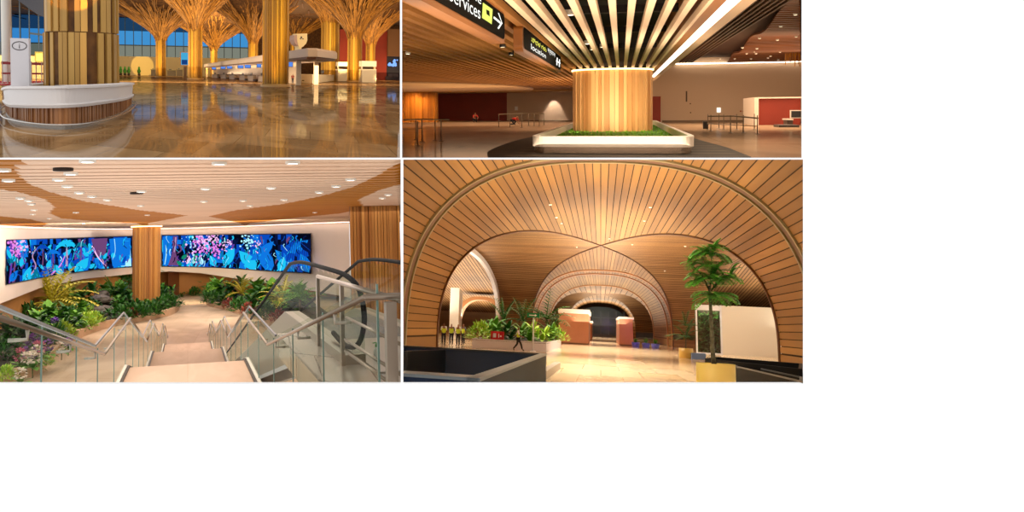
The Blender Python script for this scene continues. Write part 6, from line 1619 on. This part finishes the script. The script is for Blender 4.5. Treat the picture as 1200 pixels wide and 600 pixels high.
# back wall and its rim, front wall and its rim
MB().hexa([(lx(yb, .3), yb, .0), (xr, yb, 0), (xr, yb+.3, 0), (lx(yb+.3, .3), yb+.3, 0), (lx(yb, zr), yb, zr-.05), (xr, yb, zr-.05), (xr, yb+.3, zr-.05), (lx(yb+.3, zr), yb+.3, zr-.05)]).build('back_wall', m_navy, par)
MB().hexa([(lx(yb, zr), yb-.05, zr-.05), (xr, yb-.05, zr-.05), (xr, yb+.35, zr-.05), (lx(yb+.35, zr), yb+.35, zr-.05), (lx(yb, zr), yb-.05, zr), (xr, yb-.05, zr), (xr, yb+.35, zr), (lx(yb+.35, zr), yb+.35, zr)]).build('back_rim', mat('parapet_black', (20, 22, 26), .3), par)
zf = .02
MB().hexa([(lx(yf, zf), yf, zf), (nr.x, yf, zf), (nr.x, yf+.2, zf), (lx(yf+.2, zf), yf+.2, zf), (lx(yf, zr), yf, zr-.05), (nr.x, yf, zr-.05), (nr.x, yf+.2, zr-.05), (lx(yf+.2, zr), yf+.2, zr-.05)]).build('front_wall', m_navy, par)
MB().hexa([(lx(yf, zr), yf-.05, zr-.05), (nr.x, yf-.05, zr-.05), (nr.x, yf+.7, zr-.05), (lx(yf+.7, zr), yf+.7, zr-.05), (lx(yf, zr), yf-.05, zr), (nr.x, yf-.05, zr), (nr.x, yf+.7, zr), (lx(yf+.7, zr), yf+.7, zr)]).build('front_rim', m_rim, par)
# dark left inner flank
p0 = A.uy(474, 25.5, zr); p1 = A.uy(519, yb, zr)
MB().hexa([(p0.x, p0.y, .01), (p0.x+.1, p0.y, .01), (p1.x+.1, p1.y, .01), (p1.x, p1.y, .01), (p0.x, p0.y, zr-.06), (p0.x+.1, p0.y, zr-.06), (p1.x+.1, p1.y, zr-.06), (p1.x, p1.y, zr-.06)]).build('inner_flank', mat('parapet_black', (20, 22, 26), .3), par)
# ledge along the outside
a0, a1 = A.fl(601, 449.4, .28), A.fl(650, 424, .28)
led = MB().hexa([(nr.x+.02, a0.y, 0), (a0.x, a0.y, 0), (a1.x, a1.y, 0), (xr+.02, a1.y, 0), (nr.x+.02, a0.y, .28), (a0.x, a0.y, .28), (a1.x, a1.y, .28), (xr+.02, a1.y, .28)])
one(led, 'stone_ledge', mat('ledge_stone', (170, 160, 144), .4, col2=(150, 138, 122), noise=(1, .5, 1)), A, (a0.x, a0.y, 0), 'low pale stone ledge along the right side of the dark parapet', 'ledge')

# ---- black troughs at front right
m_blk = mat('trough_black', (9, 9, 9), .6, spec=.1)
m_edge = mat('trough_edge_grey', (70, 70, 68), .4)
def trough(pts_top, zt, zedge, label):
    """pts_top: picture corners of the rim, near-left, near-right, far-right, far-left."""
    Q = [A.fl(u, v, zt) for u, v in pts_top]
    c = sum(Q, Vector())/4
    t = thing('planter_trough', A, (c.x, c.y, 0), label, 'trough')
    out = [(q.x, q.y) for q in Q]; inn = [(c.x+(q.x-c.x)*.93, c.y+(q.y-c.y)*.93) for q in Q]
    n = 4
    mb = MB().prism(out, max(0, zedge), zt-.05, cap=False); mb.prism(inn[::-1], zt-.35, zt-.05, cap=False); mb.poly([(x, y, zt-.35) for x, y in inn]); mb.build('body', m_blk, t)
    mb = MB()
    for i in range(4):
        j = (i+1) % 4
        mb.hexa([(*out[i], zt-.05), (*out[j], zt-.05), (*inn[j], zt-.05), (*inn[i], zt-.05), (*out[i], zt), (*out[j], zt), (*inn[j], zt), (*inn[i], zt)])
    mb.build('rim', m_edge if zedge == 0 else m_blk, t)
    return t
trough([(862, 428.5), (940.6, 446.5), (940.6, 441.5), (862, 425)], .62, 0, 'nearer low black trough with grey edge beside the tall palm pot')
trough([(826, 420), (940.4, 432.5), (940.4, 426), (838, 418)], .75, .01, 'farther black trough along the right wooden wall')
one(MB().hexa([A.fl(861, 440, 0), A.fl(905, 449.4, 0), A.fl(940.5, 449.4, 0), A.fl(940.5, 448, 0), A.fl(861, 440, .2), A.fl(905, 449.4, .2), A.fl(940.5, 449.4, .2), A.fl(940.5, 448, .2)]), 'step_edge', m_edge, A, (5, 27, 0), 'grey step edge on the floor at the front right corner', 'step')

# ---- tall potted palm
g_palm = mat('leaf_palm', (56, 140, 40), .4, spec=.4, col2=(112, 186, 60), island=.7, noise=(2, 2, 2))
pp = A.uy(840, 22.5, .0); pr = 20*.0225
pt = thing('potted_palm', A, pp, 'tall potted palm in an ochre round pot at front right', 'palm')
zt = A.vy(426, pp.x, 22.5)
mb = MB().lathe([(pr*.97, .02), (pr, .05), (pr, zt), (pr*.93, zt), (pr*.9, zt-.08)], pp, 40); mb.build('pot', mat('pot_ochre', (232, 206, 96), .4, col2=(228, 186, 100), noise=(1, 1, .3)), pt)
MB().lathe([(pr*.92, zt-.06), (.01, zt-.05)], pp, 24).build('soil', m_soil, pt)
zc = A.vy(352, pp.x, 22.5)
tr = A.uy(835.5, 22.5, 1).x
MB().tube([(tr+.03, pp.y, zt-.1), (tr+.0, pp.y, 1.4), (tr-.03, pp.y, zc+.35)], [.065, .05, .035], 10).build('trunk', m_bark, pt)
fb = MB()
for (u, v, L, n, up) in ((834, 328, .62, 15, .9), (828, 312, .42, 9, .95), (836, 350, .62, 12, .5), (846, 330, .45, 8, .6), (820, 330, .42, 8, .6)):
    c = A.at(u, v, 22.5); palm_crown(fb, c, L, n+4, up, nl=11, droop=1.5, lw=.13, ll=.36)
for (u, v, L, n) in ((834, 300, .5, 10), (812, 312, .3, 7), (855, 325, .34, 7), (826, 300, .36, 8)):
    c = A.at(u, v, 22.5); palm_crown(fb, c, L*1.15, n+4, .9, nl=10, droop=1.8, lw=.15, ll=.4)
fb.build('fronds', g_palm, pt)
for (u, v) in ((834, 300), (812, 312), (855, 325), (846, 330), (820, 330)):
    c = A.at(u, v, 22.5); b = MB().tube([(tr-.02, pp.y, zc+.2), ((tr+c.x)/2, pp.y, (zc+.4+c.z)/2), c], [.022, .016, .01], 6); b.build('branch', m_stem, pt)

# ---- right aisle: smaller palm in a yellow pot, blue box, window with greenery, white wall
q = A.uy(804, 67, 0); t = thing('potted_palm', A, q, 'smaller palm in a yellow pot beside the right pier', 'palm')
MB().lathe([(.46, .0), (.5, .05), (.5, .72), (.44, .72), (.42, .66)], q, 28).build('pot', mat('pot_yellow', (226, 190, 100), .35), t)
MB().lathe([(.44, .66), (.01, .68)], q, 16).build('soil', m_soil, t)
MB().tube([(q.x, q.y, .6), (q.x, q.y, 1.9)], [.05, .03], 8).build('trunk', m_bark, t)
fb = MB(); palm_crown(fb, (q.x, q.y, 1.5), 1.5, 10, .95, nl=10, droop=.9, lw=.07, ll=.34); palm_crown(fb, (q.x, q.y, 2.3), 1.1, 9, .95, nl=9, droop=1.1, lw=.08, ll=.34)
fb.build('fronds', g_dark, t)
q = A.uy(819, 66, 0)
one(MB().box(q.x-.47, q.x+.47, q.y, q.y+1.2, .0, .42), 'storage_box', mat('box_blue', (120, 156, 226), .4), A, q, 'pale blue box beside the yellow palm pot', 'box')
yw = 86
xl, xm, xr2 = A.uy(817, yw).x, A.uy(846, yw).x, A.uy(884, yw).x
zt4 = A.vy(358, xm, yw)
hx = A.uy(RU-.4, yw, 2).x
struct(MB().box(xm+.05, hx-.2, yw, yw+.3, 0, zt4), 'wall_aisle_right', mat('white_plaster', (226, 222, 212), .6), A)
wn = thing('window_1', A, (xl, yw, 0), 'tall white-framed window with a green wall of plants behind', 'window'); wn['kind'] = 'structure'
mb = MB(); fw = .14
for x in (xl, (xl*.42+xm*.58), xm): mb.box(x-fw/2, x+fw/2, yw-.1, yw+.1, 0, zt4)
mb.box(xl, xm, yw-.1, yw+.1, zt4-.5, zt4); mb.box(xl, xm, yw-.1, yw+.1, 0, .12)
mb.build('window_frame', mat('frame_white', (226, 230, 240), .4), wn)
MB().poly([(xl, yw, .1), (xm, yw, .1), (xm, yw, zt4-.3), (xl, yw, zt4-.3)]).build('pane', glass_mat('clear_pane', (225, 235, 240), .08), wn)
gb = MB()
for i in range(700):
    leaf(gb, (rnd.uniform(xl, xm), yw+.9+rnd.uniform(-.2, .2), rnd.uniform(.1, zt4-.55)), (rnd.uniform(-1, 1), -1.2, rnd.uniform(-.4, .6)), .28, .16, .8, prof=(.3, 1, .7, 0))
o = one(gb, 'green_wall', g_dark, A, (xl, yw+1, 0), 'dense green wall of leaves behind the right aisle window', 'green wall'); o['kind'] = 'stuff'
struct(MB().box(xl, xm, yw+1.2, yw+1.4, 0, zt4), 'wall_behind_plants', m_gap, A)
struct(MB().poly([(13.1, 150, 0), A.uy(RU-.3, 150, 0), A.uy(RU-.3, 150, 8), (13.1, 150, 8)]), 'wall_aisle_right_end', wood_p2, A)
# pot plants by the purple pier
m_bluepot = mat('pot_blue', (92, 92, 190), .4)
lab = ('small plant in a violet-blue pot by the right pier, nearest the booth', 'small plant in a violet-blue pot by the right pier, middle one', 'small plant in a violet-blue pot by the right pier, farthest right')
for i, u in enumerate((745, 757, 768)):
    q = A.uy(u, 104-i*2); t = thing('potted_plant', A, q, lab[i], 'plant', 'violet pots by the pier')
    MB().lathe([(.36, 0), (.46, .5), (.42, .5), (.38, .44), (.01, .44)], q, 18).build('pot', m_bluepot, t)
    b = MB(); rosette(b, (q.x, q.y, .42), 16, .75, .16, .4, 1.4, .9); b.build('leaves', g_mid, t)

# ---- white planter with jungle plants, sign, walker, workers on the left
yp = 62.6
x0, x1 = A.uy(553, yp).x, A.uy(640, yp).x
x2 = A.uy(658, 82).x
pl = thing('long_planter', A, (x0, yp, 0), 'long white planter full of plants behind the walking worker', 'planter')
out = [(x0, yp), (x1, yp), (x2, 81), (x2-1.2, 84), (x0-.6, 84)]
MB().prism(out, 0, .68, cap=False).build('body', mat('planter_white', (206, 200, 206), .5), pl)
MB().prism(out, .56, .6).build('soil', m_soil, pl)
kinds = ['lime', 'palm', 'palm', 'broad', 'palm', 'broad', 'palm', 'broad', 'lime', 'palm', 'broad', 'palm']
desc = {'lime': 'lime green bush', 'palm': 'feathery dark green palm', 'broad': 'broad-leaved green plant'}
spots = [(562, 66, 1.3, 'lime', g_lime, 'at the left end of the white planter'), (573, 72, 1.9, 'broad', g_mid, 'behind the red sign'), (590, 78, 3.2, 'palm', g_dark, 'rising between red sign and walking worker'),
         (601, 70, 1.7, 'broad', g_dark, 'right behind the walking worker'), (612, 76, 3.4, 'palm', g_dark, 'left of the green sign pole'), (618, 67, 1.5, 'broad', g_mid, 'at the foot of the green sign pole'),
         (632, 70, 1.6, 'broad', g_lime, 'just right of the green sign pole'), (640, 80, 4.0, 'palm', g_dark, 'tallest, beside the terracotta booth'), (648, 76, 1.6, 'broad', g_mid, 'in front of the terracotta booth'),
         (652, 80, 1.2, 'lime', g_lime, 'at the right end of the white planter'), (580, 70, 1.4, 'broad', g_mid, 'between the lime bush and red sign')]
for u, y, h, k, m, w_ in spots:
    q = A.uy(u, y, .6); t = thing('planter_plant', A, q, '%s %s' % (desc[k], w_), 'plant', 'plants in the long white planter'); b = MB()
    if k == 'lime': bushy(b, q, 1.1, 1.1, h, 260, .34, .16)
    elif k == 'broad': 
        for j in range(4): rosette(b, q+Vector((rnd.uniform(-.8, .8), rnd.uniform(-1, 1), h*.15*j)), 12, h*.7, h*.2, .1, 1.3, 1.)
    else:
        palm_crown(b, q+Vector((0, 0, h*.45)), h*.62, 12, .95, nl=9, droop=1.0, lw=.06, ll=.32)
        palm_crown(b, q+Vector((.4, 0, h*.2)), h*.5, 8, .9, nl=9, droop=1.0, lw=.06, ll=.32)
    b.build('foliage', m, t)
    if k == 'palm': MB().tube([q, q+Vector((0, 0, h*.5))], .06, 6).build('stem', m_bark, t)
m_red = mat('sign_red', (214, 30, 44), .4)
q = A.uy(582.5, 63.5, .68); t = thing('red_sign', A, q, 'red box sign with white marks on the white planter', 'sign')
MB().box(q.x-.47, q.x+.47, q.y, q.y+.3, .66, 1.24).build('box', m_red, t)
MB().box(q.x-.3, q.x-.08, q.y-.012, q.y, .80, 1.10).build('white_square', mat('sign_white', (240, 240, 240), .5), t)
MB().box(q.x+.08, q.x+.15, q.y-.012, q.y, .80, 1.08).box(q.x+.2, q.x+.32, q.y-.012, q.y, .86, .96).build('white_bars', mat('sign_white', (240, 240, 240), .5), t)
q = A.uy(624.5, 62, 0); zs = A.vy(369.5, q.x, q.y)
t = thing('sign_post', A, q, 'green arrow sign on a thin white post before the planter', 'sign')
MB().tube([q, (q.x, q.y, zs)], .05, 8).build('post', mat('post_white', (206, 206, 214), .4), t)
MB().lathe([(.22, 0), (.22, .04), (.05, .06)], q, 16).build('base', mat('post_white', (206, 206, 214), .4), t)
MB().box(q.x-.46, q.x+.42, q.y-.06, q.y-.0, zs-.16, zs+.16).build('sign_board', mat('sign_green', (20, 130, 74), .4), t)
MB().box(q.x-.3, q.x+.1, q.y-.075, q.y-.06, zs-.03, zs+.03).poly([(q.x+.1, q.y-.07, zs-.09), (q.x+.26, q.y-.07, zs), (q.x+.1, q.y-.07, zs+.09)]).build('arrow', mat('sign_white', (240, 240, 240), .5), t)
q = A.uy(607, 61.5, 0); person(A, q, PI/2*1.0, 'walk', 'person in white hard hat and lime vest walking past the planter', c_white, c_dk, h_w, c_hi, .96)
for i, (u, y, rz, lb) in enumerate(((519.5, 65, .3, 'leftmost standing worker in lime vest by the left pier'), (528.5, 66, -.1, 'second standing worker in lime vest, before the white pillar'), (536.5, 65.5, -.3, 'third standing worker in lime vest, right of the white pillar'), (542.5, 69, -.6, 'rightmost standing worker in lime vest, farther back'))):
    q = A.uy(u, y, 0); person(A, q, rz, 'stand', lb, c_gy if i % 2 else c_white, c_dk, h_w if i in (2,) else None, c_hi, .96)

# downlights in the vault
i = 0
for u, v, y in ((645, 239, 47), (652, 254, 50), (658, 261, 54), (762, 242, 47), (755, 258, 50), (741, 286, 62), (803, 288, 62), (733, 315, 100), (779, 317, 95), (676, 289, 66), (714, 279, 66)):
    # sits on the vault surface along that ray
    d = A.d(u, v); yy = 30.
    for _ in range(400):
        p = d*yy+Vector((0, 0, A.E)); tt = abs(p.x)/VA
        if p.z >= max(zprof(min(tt, 1)), zprof(min(1, abs(yy-YC)/VB))) - .02: break
        yy += .25
    p.z -= .04
    if i == 0:
        l0 = thing('downlight', A, p, '', 'downlight', 'small vault downlights')
        MB().lathe([(.10, .02), (.10, -.03), (.07, -.03)], p, 12).build('ring', mat('lamp_ring', (230, 225, 215), .4), l0)
        MB().lathe([(.075, -.032), (.001, -.034)], p, 12).build('lens', emis('lamp_warm', (255, 238, 205), 6), l0); l = l0
    else: l = dup(l0, A, p)
    l['label'] = 'small round downlight set in the wooden vault'
    i += 1
# light: unseen area lamps added to wash the vault from below and fill the floor
def up(x, y, z, sx, sy, pw, col=(255, 242, 216), sp=PI): return area(A, (x, y, z), (x, y, z+5), sx, pw, col, sy, sp)
def dn(x, y, z, sx, sy, pw, col=(255, 244, 226), sp=2.0): return area(A, (x, y, z), (x, y, z-5), sx, pw, col, sy, sp)
up(0, 38, 2.5, 4, 16, 1050, sp=2.0); up(0, 70, 2.5, 6, 30, 3000, sp=2.4); up(0, 105, 2.5, 6, 30, 2600); up(0, 145, 2.5, 8, 30, 3000); up(0, 200, 2.5, 8, 50, 4500); up(0, 245, 2.5, 8, 20, 3500)
up(-19, 95, 2.5, 6, 40, 5500); up(19, 95, 2.5, 6, 40, 3600); up(-19, 130, 2.0, 8, 20, 2500)
spot(A, (-9.5, 70, 1.5), (-13, 92, 8), 2600, 50, (255, 250, 255), .9, .4); q = A.uy(831, 85.5, 2.2); area(A, (q.x, yw+.35, zt4-.15), (q.x, yw+.55, 0), 2.2, 130, (255, 250, 235), .3)  # added lamps: one brightens the white rim, one the leaves behind the window
dn(0, 45, 8.5, 5, 20, 2500); dn(0, 80, 8.7, 6, 30, 3600); dn(0, 120, 8.5, 6, 20, 2100); dn(0, 180, 8, 6, 40, 3000); dn(-9.5, 76, 8, 8, 25, 950); dn(11, 76, 8, 6, 20, 600)
spot(A, (3, 96, 4), (9, 114, 2.5), 900, 60, (190, 130, 255), .8, .5)
